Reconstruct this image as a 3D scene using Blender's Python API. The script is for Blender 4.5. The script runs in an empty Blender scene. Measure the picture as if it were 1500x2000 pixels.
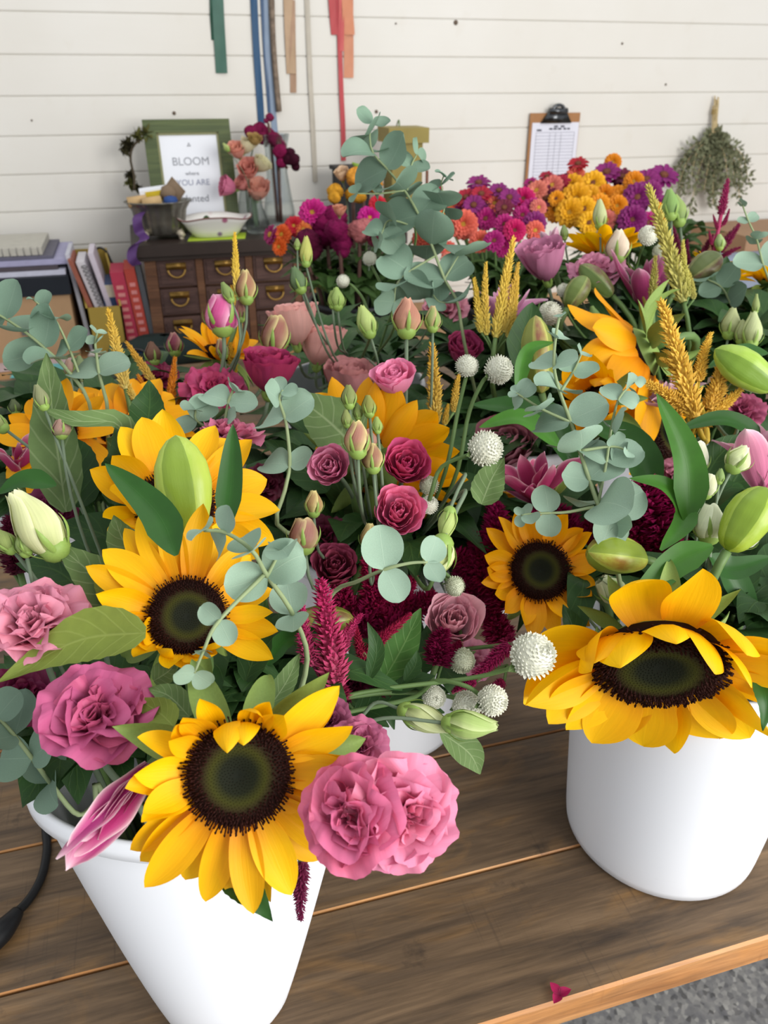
import bpy, math, random
import numpy as np
from mathutils import Matrix, Vector
rnd = random.Random(7)
sc = bpy.context.scene
col = sc.collection
PI = math.pi

# ---------------------------------------------------------------- camera, world, lights, exposure
FPX = 1560.0
PITCH, YAW, CAMH = math.radians(28.6), math.radians(16), 0.68
CAM = np.array([0, 0, CAMH])
HD = np.array([math.sin(YAW), math.cos(YAW), 0.0])          # heading on the floor plane
RT = np.array([math.cos(YAW), -math.sin(YAW), 0.0])         # to the right of the heading
ZU = np.array([0, 0, 1.0])
FW = HD*math.cos(PITCH) - ZU*math.sin(PITCH)
UP = HD*math.sin(PITCH) + ZU*math.cos(PITCH)
cam = bpy.data.cameras.new('camera')
cam.sensor_fit = 'VERTICAL'; cam.sensor_height = 20; cam.lens = FPX/2000*20
cam.clip_start = 0.02
cam.dof.use_dof = True; cam.dof.focus_distance = 0.52; cam.dof.aperture_fstop = 8.0
co = bpy.data.objects.new('camera', cam); col.objects.link(co)
co.location = CAM
co.rotation_euler = Matrix(((RT[0], UP[0], -FW[0]), (RT[1], UP[1], -FW[1]), (RT[2], UP[2], -FW[2]))).to_euler()
sc.camera = co

w = bpy.data.worlds.new('world'); sc.world = w; w.use_nodes = True
bg = w.node_tree.nodes['Background']
bg.inputs[0].default_value = (0.93, 0.96, 1.0, 1); bg.inputs[1].default_value = 0.74
def area(name, loc, target, sx, sy, power, color):
    l = bpy.data.lights.new(name, 'AREA'); l.shape = 'RECTANGLE'; l.size = sx; l.size_y = sy
    l.energy = power; l.color = color
    o = bpy.data.objects.new(name, l); col.objects.link(o); o.location = loc
    o.rotation_euler = (Vector(target)-Vector(loc)).to_track_quat('-Z', 'Y').to_euler()
    return o
# the open barn door behind and to the right of the photographer
area('door_daylight', (2.0, -1.9, 1.15), (0.2, 0.8, 0.15), 2.4, 2.2, 135, (1.0, 0.985, 0.96))
# soft fill light added overhead, with no real skylight behind it
area('overhead_fill', (0.8, 0.9, 2.6), (0.6, 1.4, 0.0), 2.2, 1.6, 12, (1.0, 0.99, 0.97))
vs = sc.view_settings
vs.view_transform = 'Standard'; vs.look = 'None'; vs.gamma = 1.0; vs.exposure = 0.18
vs.use_curve_mapping = False
sc.cycles.max_bounces = 6; sc.cycles.diffuse_bounces = 3; sc.cycles.transparent_max_bounces = 6

# ---------------------------------------------------------------- placement helpers
def ray(x, y): return FW + RT*(x-750)/FPX - UP*(y-1000)/FPX
def P(x, y, d): return CAM + ray(x, y)*d
def PZ(x, y, z): q = ray(x, y); return CAM + q*((z-CAM[2])/q[2])
def PY(x, y, Y): q = ray(x, y); return CAM + q*(Y/q[1])
def RH(a, b, z=0): return RT*a + HD*b + ZU*z
def N(rx, up, tw):
    v = RT*rx + UP*up - FW*tw
    return v/np.linalg.norm(v)
def NV(x, y, t):                                               # facing relative to the line of sight through a pixel
    f = unit(ray(x, y)); r = unit(np.cross(f, UP)); u = np.cross(r, f)
    return unit(r*t[0] + u*t[1] - f*t[2])
def unit(v): v = np.asarray(v, float); return v/(np.linalg.norm(v)+1e-12)
def frame(n, loc, up=None):                                  # z = n, y = up as seen from the camera
    n = unit(n); up = UP if up is None else up
    if abs(np.dot(n, up)) > .95: up = -FW*np.sign(np.dot(n, up))*-1.0
    y = unit(up - n*np.dot(up, n)); x = np.cross(y, n)
    M = Matrix.Identity(4)
    for i in range(3):
        M[i][0], M[i][1], M[i][2], M[i][3] = x[i], y[i], n[i], loc[i]
    return M

# ---------------------------------------------------------------- mesh helpers
class MB:
    def __init__(s): s.v = []; s.f = []; s.uv = []; s.mi = []; s.n = 0
    def raw(s, verts, faces, uvs=None, mi=0):
        verts = np.asarray(verts, float)
        for k, f in enumerate(faces):
            s.f.append([i+s.n for i in f]); s.mi.append(mi)
            s.uv.extend([tuple(uvs[i]) for i in f] if uvs is not None else [(0.5, 0.5)]*len(f))
        s.v.append(verts); s.n += len(verts)
    def grid(s, Pg, mi=0, wrap=False):                       # Pg[ns][nu][3]; uv = (across, along)
        Pg = np.asarray(Pg); ns, nu = Pg.shape[:2]
        fs = []; uvs = [(j/(nu-1 if not wrap else nu), i/(ns-1)) for i in range(ns) for j in range(nu)]
        for i in range(ns-1):
            for j in range(nu if wrap else nu-1):
                k = (j+1) % nu
                fs.append((i*nu+j, i*nu+k, (i+1)*nu+k, (i+1)*nu+j))
        s.raw(Pg.reshape(-1, 3), fs, uvs, mi)
    def box(s, a, b, mi=0):
        x0, y0, z0 = a; x1, y1, z1 = b
        v = [(x0,y0,z0),(x1,y0,z0),(x1,y1,z0),(x0,y1,z0),(x0,y0,z1),(x1,y0,z1),(x1,y1,z1),(x0,y1,z1)]
        s.raw(v, [(0,3,2,1),(4,5,6,7),(0,1,5,4),(1,2,6,5),(2,3,7,6),(3,0,4,7)], None, mi)
    def obox(s, c, ax, ay, az, mi=0):                         # oriented box: centre and three half-axes
        c, ax, ay, az = map(np.asarray, (c, ax, ay, az))
        v = [c+ax*i+ay*j+az*k for k in (-1, 1) for i, j in ((-1,-1),(1,-1),(1,1),(-1,1))]
        s.raw(v, [(0,3,2,1),(4,5,6,7),(0,1,5,4),(1,2,6,5),(2,3,7,6),(3,0,4,7)], None, mi)
    def tube(s, pts, rad, k=6, mi=0, cap=True):
        pts = np.asarray(pts, float); n = len(pts)
        rad = np.full(n, rad) if np.isscalar(rad) else np.interp(np.linspace(0, 1, n), np.linspace(0, 1, len(rad)), rad)
        tan = np.gradient(pts, axis=0); a = None; rows = []
        for i in range(n):
            t = unit(tan[i])
            if a is None: a = unit(np.cross(t, [0.31, 0.83, 0.46]))
            a = unit(a - t*np.dot(a, t)); b = np.cross(t, a)
            rows.append([pts[i] + rad[i]*(a*math.cos(q)+b*math.sin(q)) for q in np.arange(k)*2*PI/k])
        base = s.n
        s.grid(np.array(rows), mi, True)
        if cap:
            s.raw(np.array([]).reshape(0, 3), [])
            for i0, rev in ((0, True), ((n-1)*k, False)):
                f = [base+i0+j for j in range(k)]
                s.f.append(f[::-1] if rev else f); s.mi.append(mi); s.uv.extend([(.5, .5)]*k)
    def lathe(s, prof, k=32, c=(0, 0, 0), mi=0):              # prof: (r, z)
        c = np.asarray(c)
        s.grid(np.array([[c + (r*math.cos(q), r*math.sin(q), z) for q in np.arange(k)*2*PI/k] for r, z in prof]), mi, True)
    def mesh(s, name, mats=(), origin=(0, 0, 0), smooth=True):
        m = bpy.data.meshes.new(name)
        v = np.concatenate(s.v) - np.asarray(origin, float)
        m.from_pydata(v.tolist(), [], s.f)
        uvl = m.uv_layers.new(name='UVMap')
        uvl.data.foreach_set('uv', np.array(s.uv, float).ravel())
        m.polygons.foreach_set('material_index', s.mi)
        if smooth: m.polygons.foreach_set('use_smooth', [True]*len(s.f))
        for q in mats: m.materials.append(q)
        m.update(); return m

def curve(ctrl, n=16):                                        # Catmull-Rom through the given points
    c = [np.asarray(p, float) for p in ctrl]
    if len(c) == 2: return np.array([c[0]+(c[1]-c[0])*t for t in np.linspace(0, 1, n)])
    c = [2*c[0]-c[1]] + c + [2*c[-1]-c[-2]]; out = []; segs = len(c)-3
    for t in np.linspace(0, segs-1e-6, n):
        i = int(t); u = t-i; p0, p1, p2, p3 = c[i:i+4]
        out.append(.5*(2*p1+(p2-p0)*u+(2*p0-5*p1+4*p2-p3)*u*u+(3*p1-p0-3*p2+p3)*u**3))
    return np.array(out)

def thing(name, label, cat, loc=(0, 0, 0), group=None):
    o = bpy.data.objects.new(name, None); col.objects.link(o); o.location = loc
    o.empty_display_size = .02
    o['label'] = label; o['category'] = cat
    if group: o['group'] = group
    return o
def put(name, mesh, parent=None, M=None, mat=None):           # M is local to the parent
    o = bpy.data.objects.new(name, mesh); col.objects.link(o)
    if parent is not None: o.parent = parent
    if M is not None: o.matrix_local = M
    if mat is not None:
        if not len(mesh.materials): mesh.materials.append(mat)
        o.material_slots[0].link = 'OBJECT'; o.material_slots[0].material = mat
    return o
def solo(o, label, cat, group=None):
    o['label'] = label; o['category'] = cat
    if group: o['group'] = group
    return o
def struct(o): o['kind'] = 'structure'; return o
def loc(T, M):                                                # world matrix -> matrix local to thing T
    return Matrix.Translation(-Vector(T.location)) @ M
def wpart(name, mb, T, mats, smooth=True):                    # mesh given in world space under thing T
    return put(name, mb.mesh(name, mats, T.location, smooth), T)

# ---------------------------------------------------------------- materials
def c(h, a=1):
    h = h.lstrip('#'); v = [int(h[i:i+2], 16)/255 for i in (0, 2, 4)]
    return tuple((x/12.92 if x <= .04045 else ((x+.055)/1.055)**2.4) for x in v)+(a,)
class NT:
    def __init__(s, name):
        s.m = bpy.data.materials.new(name); s.m.use_nodes = True; s.t = s.m.node_tree
        s.t.nodes.clear(); s.out = s.n('ShaderNodeOutputMaterial')
    def n(s, typ, **kw):
        x = s.t.nodes.new(typ)
        for k, v in kw.items(): setattr(x, k, v)
        return x
    def l(s, a, b): s.t.links.new(a, b)
    def val(s, sock, v):
        if isinstance(v, bpy.types.NodeSocket): s.l(v, sock)
        else: sock.default_value = v
    def math(s, op, a, b=0.0, cl=False):
        x = s.n('ShaderNodeMath', operation=op, use_clamp=cl); s.val(x.inputs[0], a); s.val(x.inputs[1], b); return x.outputs[0]
    def mix(s, f, a, b, mode='MIX'):
        x = s.n('ShaderNodeMixRGB', blend_type=mode); s.val(x.inputs[0], f); s.val(x.inputs[1], a); s.val(x.inputs[2], b); return x.outputs[0]
    def ramp(s, f, stops):
        x = s.n('ShaderNodeValToRGB'); s.val(x.inputs[0], f); e = x.color_ramp.elements
        while len(e) < len(stops): e.new(.5)
        for k, (p, v) in enumerate(stops):
            e[k].position = p; e[k].color = v if not np.isscalar(v) else (v, v, v, 1)
        return x.outputs[0]
    def noise(s, vec, scale, detail=3, rough=.55, dist=0):
        x = s.n('ShaderNodeTexNoise'); x.inputs['Scale'].default_value = scale; x.inputs['Detail'].default_value = detail
        x.inputs['Roughness'].default_value = rough; x.inputs['Distortion'].default_value = dist
        if vec is not None: s.l(vec, x.inputs['Vector'])
        return x.outputs[0]
    def mapping(s, vec, scale=(1, 1, 1), rot=(0, 0, 0), lc=(0, 0, 0)):
        x = s.n('ShaderNodeMapping'); x.inputs['Scale'].default_value = scale; x.inputs['Rotation'].default_value = rot
        x.inputs['Location'].default_value = lc; s.l(vec, x.inputs['Vector']); return x.outputs[0]
    def bump(s, h, st=.3, dist=.002):
        x = s.n('ShaderNodeBump'); x.inputs['Strength'].default_value = st; x.inputs['Distance'].default_value = dist; s.l(h, x.inputs['Height']); return x.outputs[0]
    def finish(s, color, rough=.5, spec=.4, metal=0, nrm=None, transl=0, tcol=None, coat=0, trans=0):
        b = s.n('ShaderNodeBsdfPrincipled')
        s.val(b.inputs['Base Color'], color); s.val(b.inputs['Roughness'], rough); b.inputs['Metallic'].default_value = metal
        b.inputs['Specular IOR Level'].default_value = spec; b.inputs['Transmission Weight'].default_value = trans
        if coat: b.inputs['Coat Weight'].default_value = coat
        if nrm is not None: s.l(nrm, b.inputs['Normal'])
        sh = b.outputs[0]
        if transl:
            t = s.n('ShaderNodeBsdfTranslucent'); s.val(t.inputs[0], tcol if tcol is not None else color)
            if nrm is not None: s.l(nrm, t.inputs['Normal'])
            mx = s.n('ShaderNodeMixShader'); mx.inputs[0].default_value = transl
            s.l(sh, mx.inputs[1]); s.l(t.outputs[0], mx.inputs[2]); sh = mx.outputs[0]
        s.l(sh, s.out.inputs[0]); return s.m
def plain(name, hexc, rough=.5, spec=.3, metal=0, var=.12, scale=40, coat=0):
    t = NT(name); tc = t.n('ShaderNodeTexCoord').outputs['Object']
    n = t.noise(tc, scale, 3)
    k = t.ramp(n, [(.3, 1-var), (.7, 1.0)])
    return t.finish(t.mix(1, c(hexc), k, 'MULTIPLY'), rough, spec, metal, coat=coat)
_pm = {}
def petal(base, tip, edge=None, transl=.28, streak=.16, rough=.55, edge_p=6, mid=.45):
    key = (base, tip, edge, transl, streak)
    if key in _pm: return _pm[key]
    t = NT('petal_'+tip.strip('#'))
    uv = t.n('ShaderNodeUVMap').outputs[0]
    sp = t.n('ShaderNodeSeparateXYZ'); t.l(uv, sp.inputs[0])
    u, v = sp.outputs[0], sp.outputs[1]
    k = t.ramp(v, [(.0, c(base)), (mid, c(tip)), (1, c(tip))])
    st = t.noise(t.mapping(uv, (16, 1.3, 1)), 1.0, 3, .6)
    k = t.mix(1, k, t.ramp(st, [(.25, 1-streak), (.75, 1.0)]), 'MULTIPLY')
    if edge:
        a = t.math('MULTIPLY', t.math('ABSOLUTE', t.math('SUBTRACT', u, .5)), 2)
        a = t.math('POWER', a, edge_p); tp = t.math('POWER', v, 11); a = t.math('MAXIMUM', a, tp)
        k = t.mix(a, k, c(edge))
    oi = t.n('ShaderNodeObjectInfo').outputs['Random']
    hs = t.n('ShaderNodeHueSaturation'); t.l(k, hs.inputs['Color'])
    t.l(t.math('ADD', t.math('MULTIPLY', oi, .16), .9), hs.inputs['Value'])
    t.l(t.math('ADD', t.math('MULTIPLY', oi, .012), .494), hs.inputs['Hue'])
    _pm[key] = t.finish(hs.outputs[0], rough, .3, 0, t.bump(st, .25, .0012), transl)
    return _pm[key]
_lm = {}
def leafm(base, vein='#9db07a', rough=.5, transl=.18, veins=7, spec=.4, vs_=.5):
    key = (base, vein, rough, veins)
    if key in _lm: return _lm[key]
    t = NT('leaf_'+base.strip('#'))
    uv = t.n('ShaderNodeUVMap').outputs[0]
    sp = t.n('ShaderNodeSeparateXYZ'); t.l(uv, sp.inputs[0])
    a = t.math('MULTIPLY', t.math('ABSOLUTE', t.math('SUBTRACT', sp.outputs[0], .5)), 2)
    mid = t.ramp(a, [(.0, 1.0), (.07, 0.0)])
    q = t.math('FRACT', t.math('MULTIPLY', t.math('SUBTRACT', sp.outputs[1], t.math('MULTIPLY', a, .22)), veins))
    sv = t.ramp(q, [(.0, .6), (.1, 0.0), (.9, 0.0), (1, .6)])
    vv = t.math('MULTIPLY', t.math('MAXIMUM', mid, sv), vs_)
    tc = t.n('ShaderNodeTexCoord').outputs['Object']
    n = t.noise(tc, 55, 4)
    k = t.mix(1, c(base), t.ramp(n, [(.25, .72), (.75, 1.08)]), 'MULTIPLY')
    k = t.mix(vv, k, c(vein))
    oi = t.n('ShaderNodeObjectInfo').outputs['Random']
    hs = t.n('ShaderNodeHueSaturation'); t.l(k, hs.inputs['Color'])
    t.l(t.math('ADD', t.math('MULTIPLY', oi, .3), .82), hs.inputs['Value'])
    _lm[key] = t.finish(hs.outputs[0], rough, spec*.6, 0, t.bump(vv, .35, -.001), transl)
    return _lm[key]

M_stem = plain('stem_green', '#5f7a45', .5)
M_stem2 = plain('stem_dusky', '#6a7a62', .5)
M_sepal = plain('sepal_green', '#7b9248', .6)
M_calyx = plain('calyx_green', '#88a450', .5)
M_dark = leafm('#34542a', '#4f6e36', .5)
M_strap = leafm('#3d7422', '#56882f', .4, .2, 0, .5, .35)
M_strapd = leafm('#28541c', '#3c6c2a', .4, .15, 0, .5, .35)
M_olive = leafm('#7d8c3c', '#9aa65a', .6)
M_soft = leafm('#667f4a', '#a9b98a', .65)
M_euc = leafm('#7d9c87', '#b4c8b2', .6, .15, 0, .35, .55)
M_eucd = leafm('#5d7f6a', '#a9bfa8', .6, .15, 0, .35, .55)
M_eucs = plain('eucalyptus_stem', '#8d9c72', .6)
# ---------------------------------------------------------------- plant templates
def sheet(W=.2, shape='sun', bend=0., bp=1.4, cup=.3, twist=0., ruf=0., rf=14., seed=0, ns=16, nu=9, ridge=.03, L=1.0):
    R = random.Random(seed); s = np.linspace(0, 1, ns); th = bend*s**bp
    ds = L/(ns-1)
    x = np.concatenate([[0], np.cumsum(np.cos((th[1:]+th[:-1])/2))*ds]); z = np.concatenate([[0], np.cumsum(np.sin((th[1:]+th[:-1])/2))*ds])
    if shape == 'sun': wf = (s*.9+.16)**.6*(1-s**2.2)**.85
    elif shape == 'lily': wf = (s+.12)**.6*(1-s**3.2)**.9
    elif shape == 'round': wf = np.sqrt(np.clip(1-(2*s*.985+.0075-1)**2, 0, 1))
    elif shape == 'strap': wf = (s*.95+.05)**.3*(1-s**3)**.75
    elif shape == 'ovate': wf = np.sin(PI*np.clip(s, .0, 1)**.72)**.85
    elif shape == 'spat': wf = (s+.05)**.8*(1-s**6)**.6
    else: wf = np.sin(PI*s**.85)
    wf = wf/wf.max()*W; wf = np.maximum(wf, W*.012)
    u = np.linspace(-1, 1, nu); ph = R.random()*6
    out = np.zeros((ns, nu, 3))
    for i in range(ns):
        n = np.array([-math.sin(th[i]), 0, math.cos(th[i])]); tw = twist*s[i]
        for j in range(nu):
            a = u[j]*wf[i]
            h = cup*wf[i]*u[j]**2 + ridge*W*math.cos(u[j]*3*PI)*min(1, s[i]*4)*(1-s[i]) + ruf*W*abs(u[j])**2*math.sin(rf*s[i]+ph+(1.3 if u[j] > 0 else 0)) * min(1, s[i]*3)
            y = a*math.cos(tw)-h*math.sin(tw); hh = a*math.sin(tw)+h*math.cos(tw)
            out[i, j] = np.array([x[i], y, z[i]]) + n*hh
    return out
def tmesh(name, *grids):
    b = MB()
    for g in grids: b.grid(g)
    return b.mesh(name)
SUN = [tmesh('sunflower_petal', sheet(.19, 'sun', b, p, cu, tw, .05, 8, i)) for i, (b, p, cu, tw) in enumerate([
    (-.35, 1.4, .35, .1), (.45, 1.3, .5, -.15), (1.9, 1.2, .45, .2), (.3, 1.5, .3, .8), (-.1, 1.5, .4, -.1),
    (-1.0, 1.5, .4, .15), (1.1, 1.6, .6, -.5), (2.6, 1.3, .4, -.3)])]
SEP = [tmesh('sunflower_sepal', sheet(.17, 'ovate', b, 1.5, .5, tw, .04, 9, i, ns=12, nu=7)) for i, (b, tw) in enumerate([(-.5, 0), (.6, .2), (-1.2, -.3)])]
def frust(b, p, d, L, r0, r1, k=5):
    d = unit(d); a = unit(np.cross(d, [.3, .5, .81])); e = np.cross(d, a)
    q = np.arange(k)*2*PI/k
    v = [p + r0*(a*math.cos(t)+e*math.sin(t)) for t in q] + [p+d*L + r1*(a*math.cos(t)+e*math.sin(t)) for t in q]
    b.raw(v, [(i, (i+1) % k, k+(i+1) % k, k+i) for i in range(k)] + [tuple(range(k, 2*k))])
def make_disc(n=900, seed=1):
    R = random.Random(seed); d = MB(); o = MB()
    prof = [(1.0, -.12), (1.03, .0), (.97, .10), (.85, .17), (.65, .2), (.45, .18), (.25, .13), (.1, .1), (.004, .09)]
    d.lathe(prof, 40)
    pr = np.array(prof)[::-1]
    for i in range(n):
        r = math.sqrt((i+.5)/n); a = i*2.399963
        z = float(np.interp(r, pr[:, 0][:-1], pr[:, 1][:-1])); pos = np.array([r*math.cos(a), r*math.sin(a), z-.02])
        if r > .68:
            t = (r-.68)/.32; dr = np.array([math.cos(a)*(.25+t), math.sin(a)*(.25+t), 1.0-.55*t])+np.array([R.uniform(-.25, .25) for _ in range(3)])
            L = (.06+.10*t)*R.uniform(.6, 1.25)
            frust(o, pos, dr, L, .017, .014, 4); frust(o, pos+unit(dr)*L, dr+np.array([R.uniform(-.5, .5) for _ in range(3)]), .04, .027, .012, 4)
        elif r > .1: frust(d, pos, (math.cos(a)*.3, math.sin(a)*.3, 1), .045, .019, .006, 4)
    return d.mesh('sunflower_disc'), o.mesh('sunflower_florets')
DISC, FLOR = make_disc()
t = NT('sunflower_disc'); tc = t.n('ShaderNodeTexCoord').outputs['Object']
sp = t.n('ShaderNodeSeparateXYZ'); t.l(tc, sp.inputs[0])
rr = t.math('SQRT', t.math('ADD', t.math('POWER', sp.outputs[0], 2), t.math('POWER', sp.outputs[1], 2)))
M_disc = t.finish(t.ramp(rr, [(0, c('#14170f')), (.35, c('#1b1e10')), (.54, c('#38380f')), (.68, c('#2e2410')), (.8, c('#24110a')), (1, c('#1c0c07'))]), .7, .12)
M_flor = plain('sunflower_floret', '#2c0e07', .65, .12, 0, .4, 3)
M_sunp = petal('#fa9e00', '#ffc400', None, .3, .1)
M_suno = petal('#f69000', '#ffb400', None, .3, .1)

def stem_path(head, back, B):
    head = np.asarray(head); c0 = B['c']; v = head[:2]-c0[:2]; d = np.linalg.norm(v); u = v/(d+1e-9)
    lim = B['R']*.80
    rim = np.array([*(c0[:2]+u*min(d*.8, lim)), c0[2]+B['h']+.010])
    base = np.array([*(c0[:2]+u*min(d*.35, B['R']*.42)), c0[2]+.012])
    g = np.linalg.norm(head-rim); p1 = rim+unit(rim-base)*g*.38; p2 = head+unit(back)*min(.09, g*.42)
    t = np.linspace(0, 1, 13)[1:, None]
    return np.concatenate([base+(rim-base)*np.linspace(0, 1, 6)[:, None], (1-t)**3*rim+3*(1-t)**2*t*p1+3*(1-t)*t*t*p2+t**3*head])
def add_stem(T, head, back, B, r, mat, name='stem'):
    b = MB(); b.tube(stem_path(head, back, B), [r*1.15, r], 6)
    return wpart(name, b, T, [mat])
def base_of(head, B): return stem_path(head, (0, 0, -1), B)[0]

def blade(pts, W, face=None, shape='lance', cup=.25, ruf=0., rf=12, seed=0, ns=18, nu=7, twist=0., serr=0.):
    pts = curve(pts, ns); face = -FW*.6+ZU*.5 if face is None else np.asarray(face)
    tan = np.gradient(pts, axis=0); s = np.linspace(0, 1, ns); R = random.Random(seed); ph = R.random()*6
    wf = {'lance': lambda: np.sin(PI*(s*.97+.015)**.8), 'strap': lambda: np.clip(s/.3, 0.03, 1)**.6*(1-s**3)**.8,
          'ovate': lambda: np.sin(PI*(s*.985+.01)**.62)**.9}[shape]()
    wf = np.maximum(wf/wf.max()*W, W*.01); g = np.zeros((ns, nu, 3)); u = np.linspace(-1, 1, nu)
    for i in range(ns):
        tt = unit(tan[i]); sd = unit(np.cross(face, tt)); n = np.cross(tt, sd); a = twist*s[i]
        sd, n = sd*math.cos(a)+n*math.sin(a), n*math.cos(a)-sd*math.sin(a)
        k = 1+serr*(i % 2)
        for j in range(nu):
            g[i, j] = pts[i] + sd*u[j]*wf[i]*k + n*(cup*wf[i]*abs(u[j])**1.3 + ruf*W*u[j]**2*math.sin(rf*s[i]+ph+(1.7 if u[j] > 0 else 0)))
    return g
def pxpath(path, d): return [P(q[0], q[1], q[2] if len(q) > 2 else d) for q in path]
def add_leaf(T, path, wpx, d, mat, face=None, shape='lance', **kw):
    b = MB(); b.grid(blade(pxpath(path, d), wpx*d/FPX/2, face, shape, seed=rnd.randrange(999), **kw))
    return wpart('leaf', b, T, [mat])

def easy_style(a, k, R): return (R.uniform(-4, 14), R.uniform(.9, 1.1), R.choice((0, 0, 4, 1)))
def sunflower(label, x, y, d, n, R, L, B, npet=24, style=None, seed=0, leaves=(), mat=None, up=None, sep=9, sl=1.0, wid=1.0):
    rn = random.Random(seed); mat = mat or M_sunp; style = style or easy_style
    ctr = P(x, y, d); n = NV(x, y, n); T = thing('sunflower', label, 'flower', base_of(ctr-n*.02, B), 'sunflowers in the white buckets')
    H = frame(n, ctr, up)
    put('disc', DISC, T, loc(T, H @ Matrix.Scale(R, 4)), M_disc)
    put('florets', FLOR, T, loc(T, H @ Matrix.Scale(R, 4)), M_flor)
    for i in range(npet):
        k = i % 2; a = 2*PI*(i+rn.uniform(-.3, .3))/npet
        e, ls, v = style(math.degrees(a) % 360, k, rn)
        e = math.radians(e-5*k); ww = wid*rn.uniform(.9, 1.25)
        M = H @ Matrix.Rotation(a, 4, 'Z') @ Matrix.Translation((R*.9, 0, -R*.08-.0022*k)) @ Matrix.Rotation(-e, 4, 'Y') @ Matrix.Rotation(rn.uniform(-.25, .25), 4, 'X') @ Matrix.Diagonal((L*ls, L*ww*max(.8, min(1, ls)), L*ls, 1))
        put('petal', SUN[v], T, loc(T, M), mat)
    for i in range(sep):
        a = 2*PI*(i+rn.uniform(-.2, .2))/sep
        M = H @ Matrix.Rotation(a, 4, 'Z') @ Matrix.Translation((R*.55, 0, -R*.32-.004)) @ Matrix.Rotation(-math.radians(rn.uniform(-35, -5)), 4, 'Y') @ Matrix.Scale((R*.6+L*.75)*rn.uniform(.7, 1.05)*sl, 4)
        put('sepal', SEP[i % 3], T, loc(T, M), M_sepal)
    b = MB(); b.lathe([(.004, -.62), (.3, -.6), (.7, -.42), (.98, -.14), (1.0, -.05)], 20)
    put('receptacle', b.mesh('receptacle'), T, loc(T, H @ Matrix.Scale(R, 4)), M_sepal)
    add_stem(T, ctr-n*R*.5, -n, B, .0045, M_stem)
    for lf in leaves: add_leaf(T, *lf[:3], lf[3] if len(lf) > 3 else M_olive, shape='ovate', ruf=.12, rf=10, serr=.05, cup=.3)
    return T

# lisianthus and rosebud petals: shells of revolution about the flower's axis
def shell(L, f0, f1, pw, W, ruf=.06, seed=0, ns=20, nu=27, r0=.05, lip=0., edge=.16, skew=0., maxaz=1.75, fine=.7):
    R = random.Random(seed); q = np.linspace(0, 1, 60); ph = np.radians(f0+(f1-f0)*q**pw) + np.radians(lip)*np.clip((q-.7)/.3, 0, 1)**2
    rr = r0+np.concatenate([[0], np.cumsum(np.sin((ph[1:]+ph[:-1])/2))])*L/59; zz = np.concatenate([[0], np.cumsum(np.cos((ph[1:]+ph[:-1])/2))])*L/59
    m1, m2, p1, p2, p3 = R.uniform(1.4, 2.6), R.uniform(4, 6.5), R.random()*6, R.random()*6, R.random()*6
    g = np.zeros((ns, nu, 3))
    for i, s in enumerate(np.linspace(0, 1, ns)):
        for j, u in enumerate(np.linspace(-1, 1, nu)):
            e = s*(1-edge*abs(u)**2.6-.03*math.sin(m2*u*PI+p2)*fine*s)
            r = float(np.interp(e, q, rr)); z = float(np.interp(e, q, zz))
            hw = W*(.3+.7*math.sin(PI/2*min(1, e*1.15)**.8)); az = max(-maxaz, min(maxaz, u*hw/max(r, .16)))
            t = e**2.2; k = ruf*t*(math.sin(m1*u*PI+p1)+  .32*math.sin(m2*u*PI+p2)*e+.20*math.sin(15*u+p3)*e**6)
            f = math.radians(f0+(f1-f0)*e**pw); r2 = max(.01, r + k*math.cos(f) + skew*u*.5); z2 = z - k*math.sin(f)
            g[i, j] = (r2*math.cos(az), r2*math.sin(az), z2)
    return g
STY = {
 'open': [(5, 1.15, 28, 92, 1.0, .80, .10, 18), (5, 1.02, 14, 66, 1.0, .72, .12, 12), (4, .9, 4, 38, 1.0, .58, .12, 10), (4, .78, -2, 14, 1.0, .42, .09, 0)],
 'ruffle': [(5, 1.2, 24, 82, 1.1, 1.0, .14, 30), (5, 1.12, 14, 56, 1.1, .95, .16, 30), (4, 1.04, 2, 30, 1.1, .85, .17, 34), (3, .92, -2, 14, 1.0, .7, .13, 20)],
 'rose': [(5, 1.25, 68, 2, .8, .85, .05, 28), (5, 1.18, 52, -2, .8, .72, .06, 16), (4, 1.1, 34, -6, .8, .55, .05, 8), (3, 1.05, 18, -8, .9, .36, .04, 0)],
 'cup':  [(4, 1.75, 62, 4, .75, .95, .06, 24), (4, 1.65, 46, 2, .75, .8, .05, 10), (3, 1.5, 28, -4, .8, .5, .04, 0)],
}
_ls = {}
def lis_mesh(style, w, v):
    k = (style, w, v)
    if k not in _ls:
        nn, L, f0, f1, pw, W, ru, lip = STY[style][w]
        _ls[k] = tmesh('lisianthus_petal', shell(L, f0, f1, pw, W, ru, 31*w+7*v+len(style), lip=lip))
    return _ls[k]
CALYX = None
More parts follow.
